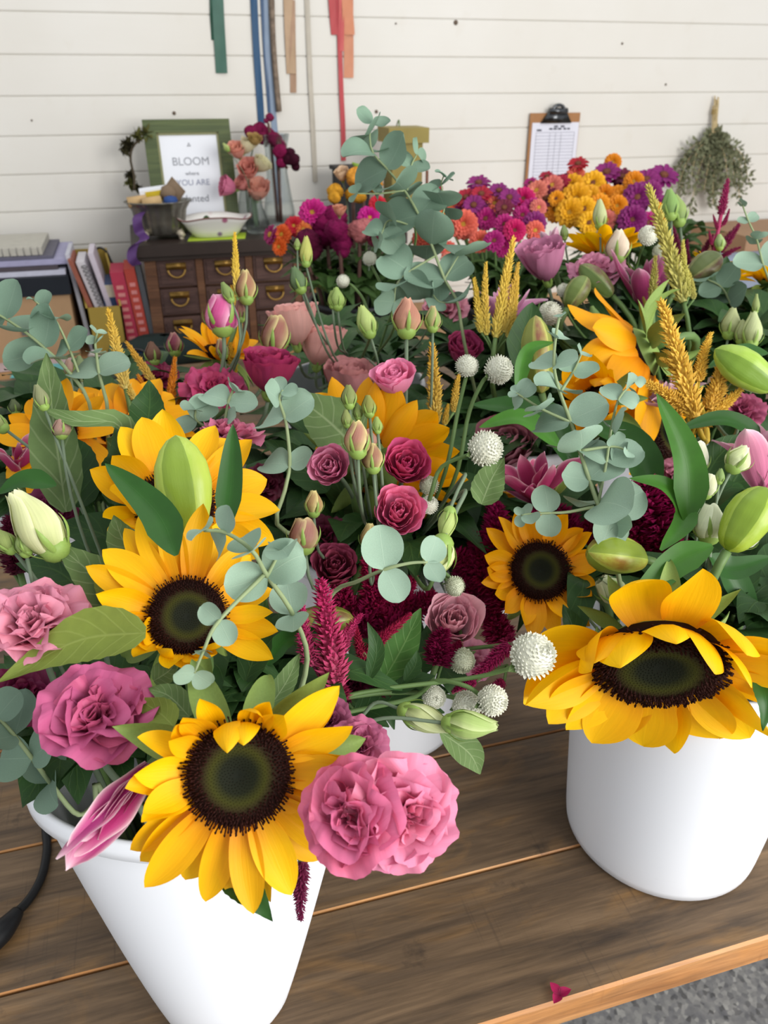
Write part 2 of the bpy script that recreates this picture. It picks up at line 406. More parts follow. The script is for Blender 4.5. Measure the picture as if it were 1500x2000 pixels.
def lisianthus(label, x, y, d, n, Rpx, base, tip, B, style='open', seed=0, edge=None, stem=M_stem2, transl=.28, extra=(), grp='lisianthus blooms'):
    rn = random.Random(seed+int(x)); R = Rpx*d/FPX*(1.28 if style == 'rose' else 1); n = NV(x, y, n); ctr = P(x, y, d); b0 = ctr - n*R*(.45 if style in ('open', 'ruffle') else .6)
    T = thing('lisianthus_flower', label, 'flower', base_of(b0, B), grp)
    H = frame(n, b0) @ Matrix.Rotation(rn.random()*6, 4, 'Z'); mat = petal(base, tip, edge, transl)
    for w_, (nn, *_) in enumerate(STY[style]):
        for i in range(nn):
            a = 2*PI*(i+.5*w_+rn.uniform(-.18, .18))/nn
            M = H @ Matrix.Rotation(a, 4, 'Z') @ Matrix.Rotation(rn.uniform(-.06, .06), 4, 'Y') @ Matrix.Scale(R*rn.uniform(.93, 1.06), 4)
            put('petal', lis_mesh(style, w_, (i+seed) % 3), T, loc(T, M), mat)
    put('calyx', CALYX, T, loc(T, H @ Matrix.Translation((0, 0, -R*.22)) @ Matrix.Scale(R*.75, 4)), M_calyx)
    add_stem(T, b0-n*R*.2, -n, B, .002, stem)
    for lf in extra: add_leaf(T, *lf[:3], lf[3] if len(lf) > 3 else M_eucd)
    return T
def make_calyx(nsep=5, L=.8):
    b = MB(); b.lathe([(.05, -.05), (.14, .0), (.22, .12), (.25, .3), (.2, .42)], 12)
    for i in range(nsep):
        g = sheet(.05, 'lance', .15, 1.5, .4, 0, ns=10, nu=5, L=L, ridge=0)
        a = i*2*PI/nsep+.3; Ry = math.radians(72); out = np.zeros_like(g)
        x, y, z = g[..., 0]*math.cos(Ry)-g[..., 2]*math.sin(Ry)*1+.13, g[..., 1], g[..., 0]*math.sin(Ry)+g[..., 2]*math.cos(Ry)
        x = x + .13*np.sin(np.clip(z/.9, 0, 1)*PI)
        out[..., 0] = x*math.cos(a)-y*math.sin(a); out[..., 1] = x*math.sin(a)+y*math.cos(a); out[..., 2] = z+.05
        b.grid(out)
    return b.mesh('lisianthus_calyx')
CALYX = make_calyx()
def budshell(prof, W, off, skew, spiral, seed):
    pr = np.array(prof); ns, nu = 18, 15; g = np.zeros((ns, nu, 3)); R = random.Random(seed); ph = R.random()*6
    for i, s in enumerate(np.linspace(0, 1, ns)):
        for j, u in enumerate(np.linspace(-1, 1, nu)):
            e = s*(1-.10*abs(u)**3-.02*math.sin(5*u+ph))
            r = float(np.interp(e, pr[:, 1], pr[:, 0]))*(1+off+skew*u) + .006
            az = u*W+spiral*e; g[i, j] = (r*math.cos(az), r*math.sin(az), e)
    return g
PROF = {
 'bud':  [(.05, 0), (.2, .06), (.34, .2), (.42, .38), (.40, .55), (.31, .72), (.2, .87), (.13, 1.0)],
 'fat':  [(.05, 0), (.26, .05), (.44, .18), (.52, .36), (.50, .55), (.42, .72), (.33, .88), (.26, 1.0)],
 'slim': [(.05, 0), (.14, .06), (.21, .2), (.25, .36), (.23, .52), (.16, .7), (.1, .86), (.075, 1.0)],
}
def rotz(g, a): return np.stack([g[..., 0]*math.cos(a)-g[..., 1]*math.sin(a), g[..., 0]*math.sin(a)+g[..., 1]*math.cos(a), g[..., 2]], -1)
BUD = {k: [tmesh('lisianthus_bud', *[rotz(budshell(pf, 1.0, .02, .09, 1.1, i*5+v), i*2*PI/5) for i in range(5)]) for v in range(2)] for k, pf in PROF.items()}
def bud(label, b, t, d, wpx, base, tip, B, kind='bud', edge=None, d2=None, seed=0, stem=M_stem2, via=None, sep=1.0, grp='lisianthus buds', extra=(), calmat=None):
    rn = random.Random(int(b[0]*7+b[1])); p0 = P(*b, d); p1 = P(*t, d2 or d); ax = p1-p0; L = np.linalg.norm(ax); wd = wpx*d/FPX
    mx = {'bud': .86, 'fat': 1.06, 'slim': .52}[kind]
    root = base_of(p0, B); T = thing('lisianthus_bud', label, 'flower bud', root, grp)
    H = frame(ax, p0) @ Matrix.Rotation(rn.random()*6, 4, 'Z')
    put('petals', BUD[kind][rn.randrange(2)], T, loc(T, H @ Matrix.Diagonal((wd/mx, wd/mx, L, 1))), petal(base, tip, edge, .2, .2, edge_p=3))
    cs = max(wd*1.15, L*.42)*sep
    put('calyx', CALYX, T, loc(T, H @ Matrix.Translation((0, 0, -cs*.06)) @ Matrix.Diagonal((wd*1.55, wd*1.55, cs, 1))), calmat or M_calyx)
    bb = MB(); r = max(.0012, min(.0022, wd*.07))
    if via:
        vp = [P(q[0], q[1], q[2] if len(q) > 2 else d) for q in via]; sp_ = stem_path(vp[0], (0, 0, -1), B)
        path = curve([sp_[k] for k in (0, 5, 9)] + vp + [p0], 28)
    else: path = stem_path(p0, -ax, B)
    bb.tube(path, [r*1.3, r], 6); wpart('stem', bb, T, [stem])
    for lf in extra: add_leaf(T, *lf[:3], lf[3] if len(lf) > 3 else M_eucd)
    return T

# lily buds and blooms
def lilybud_mesh():
    b = MB(); pr = np.array([(.03, 0), (.16, .03), (.27, .12), (.36, .3), (.41, .5), (.38, .7), (.27, .86), (.14, .96), (.01, 1.0)]); k = 30; rows = []
    for z in np.linspace(0, 1, 22):
        r = float(np.interp(z, pr[:, 1], pr[:, 0]))
        rows.append([(r*(1+.07*math.cos(3*q)-.035*max(0, math.cos(3*q+PI))**8)*math.cos(q+.25*z), r*(1+.07*math.cos(3*q)-.035*max(0, math.cos(3*q+PI))**8)*math.sin(q+.25*z), z) for q in np.arange(k)*2*PI/k])
    b.grid(np.array(rows), 0, True); return b.mesh('lily_bud')
LILYB = lilybud_mesh()
_lb = {}
def lilybud_mat(g, br):
    if (g, br) in _lb: return _lb[(g, br)]
    t = NT('lily_bud_skin'); tc = t.n('ShaderNodeTexCoord').outputs['Object']; sp = t.n('ShaderNodeSeparateXYZ'); t.l(tc, sp.inputs[0])
    an = t.math('ARCTAN2', sp.outputs[1], sp.outputs[0]); k = t.math('COSINE', t.math('MULTIPLY', an, 3))
    st = t.noise(t.mapping(tc, (14, 14, 1.2)), 1.5, 3)
    col_ = t.mix(t.ramp(st, [(.3, 0.0), (.8, 1.0)]), c(g), t.mix(.45, c(g), c('#c6d47a')))
    band = t.math('MULTIPLY', t.ramp(k, [(.15, 0.0), (.8, 1.0)]), t.ramp(t.noise(tc, 3.0, 3), [(.35, .15), (.65, 1.0)]))
    col_ = t.mix(band, col_, c(br))
    col_ = t.mix(t.ramp(k, [(.02, 1.0), (.10, 0.0)]), col_, t.mix(.5, c(g), c('#4c6a20')))
    _lb[(g, br)] = t.finish(col_, .38, .45, 0, t.bump(st, .15, .001), .12); return _lb[(g, br)]
def lily_bud(label, b, t_, d, wpx, g, br, B, leaves=(), d2=None, via=None, grp='lily buds'):
    p0 = P(*b, d); p1 = P(*t_, d2 or d); ax = p1-p0; L = np.linalg.norm(ax); wd = wpx*d/FPX
    T = thing('lily_bud', label, 'flower bud', base_of(p0, B), grp)
    H = frame(ax, p0) @ Matrix.Rotation(.6+b[0] % 3, 4, 'Z')
    put('bud', LILYB, T, loc(T, H @ Matrix.Diagonal((wd/.82, wd/.82, L, 1))), lilybud_mat(g, br))
    bb = MB(); bb.tube(stem_path(p0, -ax, B), [.0045, .0035], 7); wpart('stem', bb, T, [M_stem])
    for lf in leaves: add_leaf(T, lf[0], lf[1], lf[2], lf[3] if len(lf) > 3 else M_strap, lf[4] if len(lf) > 4 else None, 'strap', cup=.35)
    return T
LIL = [tmesh('lily_petal', sheet(w_, 'lily', b_, 1.6, .45, tw, .1, 13, i, ridge=.06)) for i, (w_, b_, tw) in enumerate([(.2, -.5, .1), (.16, .35, -.3), (.13, -1.1, .5), (.19, .1, 0)])]
def lily(label, x, y, d, n, Lpx, base, tip, edge, B, spread=(20, 60), npet=12, seed=0, leaves=(), grp='double pink lilies', vr=(0, 1, 2, 3)):
    rn = random.Random(seed); n = NV(x, y, n); ctr = P(x, y, d); L = Lpx*d/FPX
    T = thing('lily_flower', label, 'flower', base_of(ctr, B), grp); H = frame(n, ctr)
    mat = petal(base, tip, edge, .25, .2, .45, 11, .6)
    for i in range(npet):
        a = i*2.39996+rn.uniform(-.2, .2); f = i/(npet-1); e = math.radians(90-(spread[0]+(spread[1]-spread[0])*f)+rn.uniform(-6, 6))
        M = H @ Matrix.Rotation(a, 4, 'Z') @ Matrix.Rotation(-e, 4, 'Y') @ Matrix.Rotation(rn.uniform(-.2, .2), 4, 'X') @ Matrix.Scale(L*(.7+.3*f)*rn.uniform(.92, 1.08), 4)
        put('petal', LIL[vr[i % len(vr)]], T, loc(T, M), mat)
    add_stem(T, ctr, -n, B, .004, M_stem)
    for lf in leaves: add_leaf(T, lf[0], lf[1], lf[2], lf[3] if len(lf) > 3 else M_strap, None, 'strap', cup=.35)
    return T

# celosia spikes, globe amaranth, eucalyptus, zinnia
def spike_mesh(nb, seed, asp=4.6, blen=.3, up=(.7, 1.15), curl=0., wob=0.):
    R = random.Random(seed); b = MB(); rows = []                # built at its true proportion, then z scaled to 1
    def prof(z): return .5*((1-z)**.7*(.6+.4*math.sin(min(1, z*2.6)*PI/2))+.03)
    def cx(z): return np.array([curl*z*z+wob*math.sin(z*7+seed), curl*.4*z*z*z, z*asp])
    for z in np.linspace(0, 1, 12): rows.append([cx(z)+np.array([prof(z)*.5*math.cos(q), prof(z)*.5*math.sin(q), 0]) for q in np.arange(8)*2*PI/8])
    b.grid(np.array(rows), 0, True)
    for i in range(nb):
        z = ((i+.5)/nb)**1.08*.985; a = i*2.399963+R.uniform(-.25, .25); r = prof(z); el = R.uniform(*up)
        o = np.array([math.cos(a), math.sin(a), 0]); d = unit(o*math.cos(el)+np.array([0, 0, 1])*math.sin(el))
        p = cx(z)+o*r*.42; L = (blen*R.uniform(.75, 1.2))*(.45+.55*min(1, r/.4))+.03
        sd = unit(np.cross(d, [0, 0, 1]))*L*.17; nn = unit(np.cross(sd, d))*L*.1
        b.raw([p, p+d*L*.5+sd+nn, p+d*L, p+d*L*.5-sd+nn, p+d*L*.5-nn], [(0, 1, 4), (1, 2, 4), (2, 3, 4), (3, 0, 4)], [(.5, z*.6), (.8, z*.6+.2), (.5, min(1, z*.5+.5)), (.2, z*.6+.2), (.5, z*.6+.2)])
    for v in b.v: v[:, 2] /= asp
    return b.mesh('celosia_spike', smooth=False)
SPK = {'spear': [spike_mesh(330, s, 4.6, .36, (.65, 1.2), cu) for s, cu in ((1, .15), (2, -.4), (3, .5))],
       'shag': [spike_mesh(520, s, 1.7, .36, (-.1, .9), cu, .05) for s, cu in ((4, .1), (5, -.2), (6, .2))]}
def celosia(label, spikes, d, base, tip, B, kind='spear', leaves=(), name='celosia_plume', grp='celosia plumes', stemc=None, cat='flower', back=None):
    p0 = P(*spikes[0][0], d); T = thing(name, label, cat, base_of(p0, B), grp)
    mat = petal(base, tip, None, .15, .3, .6, mid=.85); ms = stemc or M_stem
    for i, s in enumerate(spikes):
        a, bq, wpx = s[:3]; dd = s[3] if len(s) > 3 else d
        q0 = P(*a, dd); q1 = P(*bq, dd*(1 if len(s) < 5 else s[4])); ax = q1-q0; L = np.linalg.norm(ax); wd = wpx*dd/FPX
        H = frame(ax, q0) @ Matrix.Rotation(i*1.7+a[0], 4, 'Z')
        put('spike', SPK[kind][i % 3], T, loc(T, H @ Matrix.Diagonal((wd, wd, L, 1))), mat)
        if i:
            bb = MB(); bb.tube(curve([p0-ZU*.02, (p0+q0)/2-ZU*.008, q0], 6), .0013, 5); wpart('branch', bb, T, [ms])
    add_stem(T, p0, P(*spikes[0][0], d)-P(*spikes[0][1], d) if back is None else N(*back), B, .0026 if back is None else .0016, ms)
    for lf in leaves: add_leaf(T, *lf[:3], lf[3] if len(lf) > 3 else M_dark)
    return T
def globe_mesh(n=300, seed=3):
    R = random.Random(seed); b = MB(); b.lathe([(.004, -.8), (.5, -.68), (.78, -.3), (.84, .1), (.68, .55), (.4, .78), (.004, .88)], 16)
    for i in range(n):
        z = 1-2*(i+.5)/n; a = i*2.399963; r = math.sqrt(1-z*z); o = np.array([r*math.cos(a), r*math.sin(a), z]); p = o*.74
        up = unit(np.array([0, 0, 1])-o*z) if abs(z) < .98 else np.array([1, 0, 0]); d = unit(o*.85+up*.45+np.array([R.uniform(-.12, .12) for _ in range(3)])); L = R.uniform(.24, .34)
        sd = unit(np.cross(d, up))*.075; nn = unit(np.cross(sd, d))*.03
        b.raw([p-sd*.6, p+sd*.6, p+d*L*.7+sd+nn, p+d*L, p+d*L*.7-sd+nn], [(0, 1, 2, 4), (4, 2, 3)])
    return b.mesh('gomphrena_head', smooth=False)
GLOBE = globe_mesh()
M_glo = plain('gomphrena_white', '#dcdccb', .7, .2, 0, .2, 30)
M_glo2 = plain('gomphrena_greenish', '#c2c6ac', .7, .2, 0, .2, 30)
BRACT = tmesh('gomphrena_bract', sheet(.3, 'ovate', -.4, 1.5, .3, 0, ns=9, nu=5))
def gomphrena(label, x, y, d, n, Rpx, B, via=None, mat=None, leaf=True, stem=M_stem):
    R = Rpx*d/FPX; n = NV(x, y, n); ctr = P(x, y, d); b0 = ctr-n*R*.8
    T = thing('gomphrena_flower', label, 'flower', base_of(b0, B), 'white globe flowers'); H = frame(n, ctr)
    put('flower_head', GLOBE, T, loc(T, H @ Matrix.Diagonal((R, R, R*.95, 1))), mat or M_glo)
    if leaf:
        for a in (0.4, 3.5): put('bract', BRACT, T, loc(T, frame(n, b0+n*R*.1) @ Matrix.Rotation(a, 4, 'Z') @ Matrix.Rotation(-.3, 4, 'Y') @ Matrix.Scale(R*1.15, 4)), M_soft)
    bb = MB()
    if via:
        vp = [P(q[0], q[1], q[2] if len(q) > 2 else d) for q in via]; sp_ = stem_path(vp[0], (0, 0, -1), B)
        path = curve([sp_[k] for k in (0, 5, 9)]+vp+[b0], 26)
    else: path = stem_path(b0, -n, B)
    bb.tube(path, [.002, .0016], 6); wpart('stem', bb, T, [stem]); return T
EUC = [tmesh('eucalyptus_leaf', sheet(w_, 'round', b_, 1.5, .25, tw, .05, 7, i, ns=13, nu=9, ridge=.0)) for i, (w_, b_, tw) in enumerate([(.54, -.35, .1), (.5, .55, -.35), (.56, -.9, .45), (.48, .15, 0)])]
def eucalyptus(label, branches, d, B, seed=0, mat=None, name='eucalyptus_branch', face=1.1, size=1.0):
    rn = random.Random(seed); mat = mat or M_euc; p0 = P(branches[0][0][0], branches[0][0][1], branches[0][0][3] if len(branches[0][0]) > 3 else d)
    T = thing(name, label, 'foliage', base_of(p0, B), 'eucalyptus branches')
    for bi, br in enumerate(branches):
        pts = [P(q[0], q[1], q[3] if len(q) > 3 else d) for q in br]
        ctrl = ([stem_path(pts[0], (0, 0, -1), B)[k] for k in (0, 5, 10)] if bi == 0 else [])+pts
        bb = MB(); bb.tube(curve(ctrl, 30 if bi == 0 else 14), [.0021, .0010] if bi == 0 else [.0013, .0007], 6); wpart('stem' if bi == 0 else 'twig', bb, T, [M_eucs])
        for k, q in enumerate(br):
            if q[2] <= 0: continue
            i0, i1 = max(0, k-1), min(len(pts)-1, k+1); ax = unit(pts[i1]-pts[i0]); s = q[2]*(q[3] if len(q) > 3 else d)/FPX
            a = unit(np.cross(ax, -FW)); bq = np.cross(ax, a); th = (k+bi)*PI/2*.9+.35+rn.uniform(-.3, .3)
            for sg in (1, -1):
                dr = unit((a*math.cos(th)+bq*math.sin(th))*sg+ax*rn.uniform(.05, .5))
                nn = -FW*face+ZU*.35+ax*.5+np.array([rn.uniform(-.35, .35) for _ in range(3)]); nn = unit(nn-dr*np.dot(nn, dr)); y = np.cross(nn, dr); M = Matrix.Identity(4)
                for r_ in range(3): M[r_][0], M[r_][1], M[r_][2], M[r_][3] = dr[r_], y[r_], nn[r_], pts[k][r_]
                put('leaf', EUC[rn.randrange(4)], T, loc(T, M @ Matrix.Scale(s*size*rn.uniform(.95, 1.3), 4)), mat)
    return T
def zinnia_mesh(rows, seed):
    R = random.Random(seed); b = MB(); nr = len(rows)
    for k, (n, L, el) in enumerate(rows):
        g = sheet(L*.2, 'spat', -.3, 1.5, .25, 0, ns=7, nu=5, L=L, ridge=0)
        for i in range(n):
            a = 2*PI*(i+.5*k+R.uniform(-.15, .15))/n; e = math.radians(el+R.uniform(-6, 6))
            x = g[..., 0]*math.cos(e)-g[..., 2]*math.sin(e)+.1; z = g[..., 0]*math.sin(e)+g[..., 2]*math.cos(e)+.035*k; y = g[..., 1]
            b.grid(np.stack([x*math.cos(a)-y*math.sin(a), x*math.sin(a)+y*math.cos(a), z], -1))
    return b.mesh('zinnia_petals')
ZIN = [zinnia_mesh([(15, .9, 2), (14, .8, 14), (12, .66, 28), (9, .5, 44)], 1), zinnia_mesh([(14, .9, 4), (13, .78, 18)], 2),
       zinnia_mesh([(16, .88, -4), (15, .82, 10), (14, .7, 24), (12, .55, 40), (9, .4, 58)], 3)]
bz = MB(); bz.lathe([(.26, .02), (.27, .1), (.2, .17), (.1, .2), (.004, .2)], 14)
for i in range(40):
    r = .25*math.sqrt((i+.5)/40); a = i*2.4; frust(bz, np.array([r*math.cos(a), r*math.sin(a), .15]), (math.cos(a)*.3, math.sin(a)*.3, 1), .06, .03, .015)
ZC = bz.mesh('zinnia_centre')
M_zc = plain('zinnia_centre', '#b58a2a', .6); M_zc2 = plain('zinnia_centre_dark', '#6c3a22', .6)
def zinnia(label, x, y, d, n, Rpx, colr, B, v=0, grp=None, dark=False):
    R = Rpx*d/FPX; n = NV(x, y, n); ctr = P(x, y, d); T = thing('zinnia', label, 'flower', base_of(ctr, B), grp); H = frame(n, ctr-n*R*.1)
    put('petals', ZIN[v], T, loc(T, H @ Matrix.Scale(R, 4)), petal(colr[0], colr[1], None, .15, .2))
    put('flower_centre', ZC, T, loc(T, H @ Matrix.Scale(R, 4)), M_zc2 if dark else M_zc)
    add_stem(T, ctr-n*R*.12, -n, B, .0022, M_stem); return T
def filler(label, B, ang, rad, z, nl, L, W, mat, grp, seed, name='leafy_stem', droop=.5):
    rn = random.Random(seed); c0 = B['c']; h = c0+np.array([math.cos(ang)*rad, math.sin(ang)*rad, z])
    T = thing(name, label, 'foliage', base_of(h, B), grp); p = stem_path(h, (0, 0, -1), B)
    b = MB(); b.tube(p, [.003, .0015], 5); wpart('stem', b, T, [M_stem]); b = MB()
    for i in range(nl):
        q = p[len(p)-1-int(i*.9*(len(p)-9)/nl)]; a = i*2.4+seed; o = np.array([math.cos(a), math.sin(a), 0]); l = L*rn.uniform(.7, 1.15)
        b.grid(blade([q, q+o*l*.5+ZU*l*.35, q+o*l+ZU*l*(.45-droop*rn.random())], W*rn.uniform(.8, 1.2), ZU*1.0+o*.2, 'lance', .25, .1, 9, seed+i, ns=10, nu=5))
    wpart('leaves', b, T, [mat]); return T
# ---------------------------------------------------------------- the room
WALLY = 3.0
t = NT('white_boards'); tc = t.n('ShaderNodeTexCoord').outputs['Object']
n1 = t.noise(tc, 1.3, 4); n2 = t.noise(t.mapping(tc, (2, 2, 30)), 3, 4)
k = t.mix(1, c('#e2dfd8'), t.ramp(n1, [(.3, c('#f4f2ee')), (.7, c('#ffffff'))]), 'MULTIPLY')
k = t.mix(t.ramp(t.noise(tc, 9, 5, .6), [(.60, 0.0), (.82, .25)]), k, c('#c8bda9'))
M_wall = t.finish(k, .6, .25, 0, t.bump(n2, .12, .003))
b = MB(); prof = []
z0 = .063; zb = z0-.1125*8
for i in range(26):
    z = zb+.1125*i
    prof += [(.006, z+.0012), (.0015, z+.0018), (.0, z+.005), (.0, z+.1095), (.002, z+.1114), (.006, z+.1116)]
pr = np.array(prof)
g = np.array([[(x, WALLY+yy, zz) for x in (-3.2, 5.2)] for yy, zz in pr]); b.grid(g)
b.box((-3.2, WALLY+.0101, zb), (5.2, WALLY+.06, zb+.1125*26))
struct(put('wall_back', b.mesh('wall_back', [M_wall], smooth=False)))
t = NT('speckled_concrete'); tc = t.n('ShaderNodeTexCoord').outputs['Object']
v1 = t.n('ShaderNodeTexVoronoi'); v1.inputs['Scale'].default_value = 130; t.l(tc, v1.inputs['Vector'])
k = t.ramp(v1.outputs['Color'], [(.1, c('#3a3a3c')), (.35, c('#77777a')), (.65, c('#8d8c8a')), (.95, c('#c0beb8'))])
k = t.mix(.45, k, t.ramp(t.noise(tc, 60, 4), [(.3, c('#58585a')), (.7, c('#94928e'))]))
M_floor = t.finish(k, .55, .4)
b = MB(); b.box((-3.2, -2.4, -.80), (5.2, WALLY+.06, -.75))
struct(put('floor', b.mesh('floor', [M_floor], smooth=False)))
M_nail = plain('rusty_nail', '#6a5a4c', .7)
for i, (x, y, r) in enumerate([(890, 44, .008), (340, 221, .006), (735, 218, .006), (773, 46, .003), (62, 235, .003), (1215, 85, .004), (1300, 165, .004)]):
    q = PY(x, y, WALLY); b = MB(); b.lathe([(.0005, -.004), (r*.9, -.003), (r, 0), (r*.9, .002), (.0005, .003)], 10)
    o = put('wall_nail', b.mesh('wall_nail', [M_nail]), None, Matrix.Translation(q-np.array([0, .001, 0])) @ Matrix.Rotation(PI/2, 4, 'X'))
    if i < 3: solo(o, ['dark knot-like nail head high on the white boards above the clipboard side', 'dark nail head on white boards just above the green picture frame', 'dark nail head on white boards above the tallest eucalyptus tip'][i], 'nail')
    else: solo(o, 'tiny faint nail head in the white board wall', 'nail', 'tiny nail heads in the wall boards')

# front work table of weathered planks
def woodmat(name, base, dark, light, sx=1.0, tint='#8a5a30', gloss=.5):
    t = NT(name); tc = t.n('ShaderNodeTexCoord').outputs['Object']
    sp = t.n('ShaderNodeSeparateXYZ'); t.l(tc, sp.inputs[0])
    pl = t.math('FLOOR', t.math('MULTIPLY', sp.outputs[1], 1/.143))
    off = t.n('ShaderNodeCombineXYZ'); t.l(t.math('MULTIPLY', pl, 3.71), off.inputs[0]); t.l(t.math('MULTIPLY', pl, 1.3), off.inputs[2])
    ad = t.n('ShaderNodeVectorMath', operation='ADD'); t.l(tc, ad.inputs[0]); t.l(off.outputs[0], ad.inputs[1]); vv = ad.outputs[0]
    g1 = t.noise(t.mapping(vv, (2.2*sx, 26, 26)), 1.6, 6, .62, .8)
    g2 = t.noise(t.mapping(vv, (9*sx, 160, 160)), 1.5, 4, .6)
    g3 = t.noise(t.mapping(vv, (3.5*sx, 9, 9)), 1.7, 5, .6, 1.2)
    k = t.ramp(g1, [(.28, c(dark)), (.5, c(base)), (.74, c(light))])
    k = t.mix(t.ramp(g3, [(.52, 0.0), (.72, .75)]), k, c(tint))
    k = t.mix(1, k, t.ramp(g2, [(.3, .68), (.62, 1.05)]), 'MULTIPLY')
    saw = t.noise(t.mapping(vv, (240*sx, 7, 7)), 1.0, 2)
    k = t.mix(t.math('MULTIPLY', t.ramp(saw, [(.6, 0.0), (.7, .4)]), t.ramp(t.noise(vv, 9, 3), [(.5, 0.0), (.62, 1.0)])), k, c(dark))
    k = t.mix(t.ramp(t.noise(vv, 16, 5, .7), [(.62, 0.0), (.72, .6)]), k, c('#2c2622'))
    return t.finish(k, gloss, .3, 0, t.bump(g2, .25, .001))
M_wood = woodmat('weathered_planks', '#6a5641', '#463a2f', '#836b51', 1.0, '#8c6a42')
M_edge = woodmat('raw_plank_edge', '#b98350', '#8a5a30', '#d8a468', 1.0, '#c48648', .45)
ty0, ty1 = .335, 1.47
T = thing('work_table', 'weathered brown plank table carrying the white flower buckets', 'table', (.4, .9, -.75))
edges = [ty0, .470, .622, .768, .905, 1.05, 1.19, 1.33, ty1]
b = MB()
for i in range(8):
    y0, y1 = edges[i]+(.0008 if i else 0), edges[i+1]-.0008
    pf = [(y0, -.034), (y0, -.0025 if i == 0 else -.0014), (y0+(.0025 if i == 0 else .0012), 0), (y1-.0018, 0), (y1, -.0018), (y1, -.034), (y0, -.034)]
    g = np.array([[(x, yy, zz) for x in (2.3, -1.35)] for yy, zz in pf]); mb_ = 0
    for k in range(6):
        q = [g[k][0], g[k][1], g[k+1][1], g[k+1][0]]
        b.raw(q, [(0, 1, 2, 3)], None, 1 if k in (0, 1) else 0)
    for xx in (0, 1): b.raw([g[k][xx] for k in range(6)], [tuple(range(6)) if xx else tuple(range(6))[::-1]], None, 1)
wpart('tabletop', b, T, [M_wood, M_edge], False)
b = MB(); b.box((-1.3, ty0+.05, -.12), (2.25, ty0+.075, -.036)); b.box((-1.3, ty1-.075, -.12), (2.25, ty1-.05, -.036)); wpart('apron', b, T, [M_wood], False)
for x in (-1.27, 2.15):
    for y in (ty0+.08, ty1-.15):
        b = MB(); b.box((x, y, -.75), (x+.07, y+.07, -.036)); wpart('leg', b, T, [M_wood], False)
M_whitetop = plain('white_laminate', '#dddfe4', .45, .4, 0, .05, 8)
T = thing('side_table', 'second weathered table behind the plank table under the dark buckets', 'table', (.6, 1.8, -.75))
b = MB(); b.box((-1.6, 1.50, -.035), (2.6, 2.16, -.005)); wpart('tabletop', b, T, [M_wood], False)
for x in (-1.55, 2.5):
    for y in (1.53, 2.09):
        b = MB(); b.box((x, y, -.75), (x+.045, y+.045, -.035)); wpart('leg', b, T, [plain('grey_steel', '#85888c', .4, .5, .8)], False)
M_bench = plain('bench_pine', '#b98d5e', .5, .4, 0, .25, 9)
T = thing('wall_bench', 'pale wooden bench along the white board wall', 'bench', (.6, 2.7, -.75))
b = MB(); b.box((-3.0, 2.40, -.14), (4.6, WALLY-.004, -.10)); wpart('benchtop', b, T, [M_bench], False)
for x in (-2.9, -.6, 1.7, 4.45):
    b = MB(); b.box((x, 2.45, -.75), (x+.09, 2.95, -.14)); wpart('leg', b, T, [M_bench], False)
BZ = -.10

# ---------------------------------------------------------------- buckets
t = NT('white_bucket_plastic'); tc = t.n('ShaderNodeTexCoord').outputs['Object']
sc1 = t.noise(t.mapping(tc, (3, 3, 34), (.3, .1, 0)), 2.2, 5, .7)
k = t.mix(t.ramp(sc1, [(.66, 0.0), (.72, .22), (.76, 0.0)]), c('#e9ebef'), c('#a89684'))
M_white = t.finish(k, .38, .45)
M_black = plain('black_bucket_plastic', '#14171c', .45, .4, 0, .15, 10)
BUCK = {}
def bucket(key, label, c0, R, r, h, mat, grp, name='flower_bucket', oval=None):
    c0 = np.array(c0); BUCK[key] = dict(c=c0, R=R, h=h)
    T = thing(name, label, 'bucket', c0, grp)
    b = MB(); n = 14
    out = [(.004, .003), (r*.5, .003), (r-.006, .0), (r, .004)] + [(r+(R-r)*((z/h)**.92), z) for z in np.linspace(.012, h-.012, n)]
    inn = [(r+(R-r)*((z/h)**.92)-.0025, z) for z in np.linspace(h-.012, .012, n)] + [(r-.01, .006), (.004, .006)]
    b.lathe(out+[(R, h-.008)]+[(R-.0025, h-.008)]+inn, 72)
    def squash(b):                                             # oval plan: long axis to the right of the heading
        if oval:
            for i, v in enumerate(b.v):
                f = np.clip(v[:, 2]/h, 0, 1); x = v[:, 0]; y = v[:, 1]*(oval[0]+(oval[1]-oval[0])*f)
                b.v[i] = np.stack([x*RT[0]+y*HD[0], x*RT[1]+y*HD[1], v[:, 2]], 1)
    squash(b); put('body', b.mesh('body', [mat]), T)
    b = MB(); b.lathe([(R-.0028, h-.014), (R+.0002, h-.014), (R+.0045, h-.013), (R+.0052, h-.006), (R+.004, h-.001), (R+.0015, h+.0012), (R-.002, h), (R-.0034, h-.004), (R-.0028, h-.014)], 72)
    squash(b); put('rim', b.mesh('rim', [mat]), T)
    return T
WB = 'white flower buckets on the plank table'
bucket('A', 'white bucket of sunflowers and pink lisianthus nearest the camera', RH(-.132, .400), .110, .050, .262, M_white, WB, oval=(.95, .58))
BUCK['A']['R'] = .075
bucket('B', 'white bucket under the widest drooping sunflower, by the table edge', RH(.285, .575), .112, .094, .262, M_white, WB)
bucket('C', 'white bucket mostly hidden behind the magenta celosia in the middle', RH(.0, .74), .11, .090, .262, M_white, WB)
bucket('D', 'white bucket under the folded grey-green sunflower leaf and yellow spikes', RH(-.34, .84), .11, .086, .262, M_white, WB)
bucket('E', 'white bucket under the cream bud and the sideways sunflower', RH(.42, 1.06), .11, .086, .262, M_white, WB)
bucket('F', 'white bucket under the salmon lisianthus in front of a dark bucket', RH(-.05, 1.20), .11, .086, .262, M_white, WB)
DB = 'dark buckets on the second table'
bucket('K', 'white bucket under the cluster of yellow feather plumes', RH(.175, 1.02), .11, .086, .262, M_white, WB)
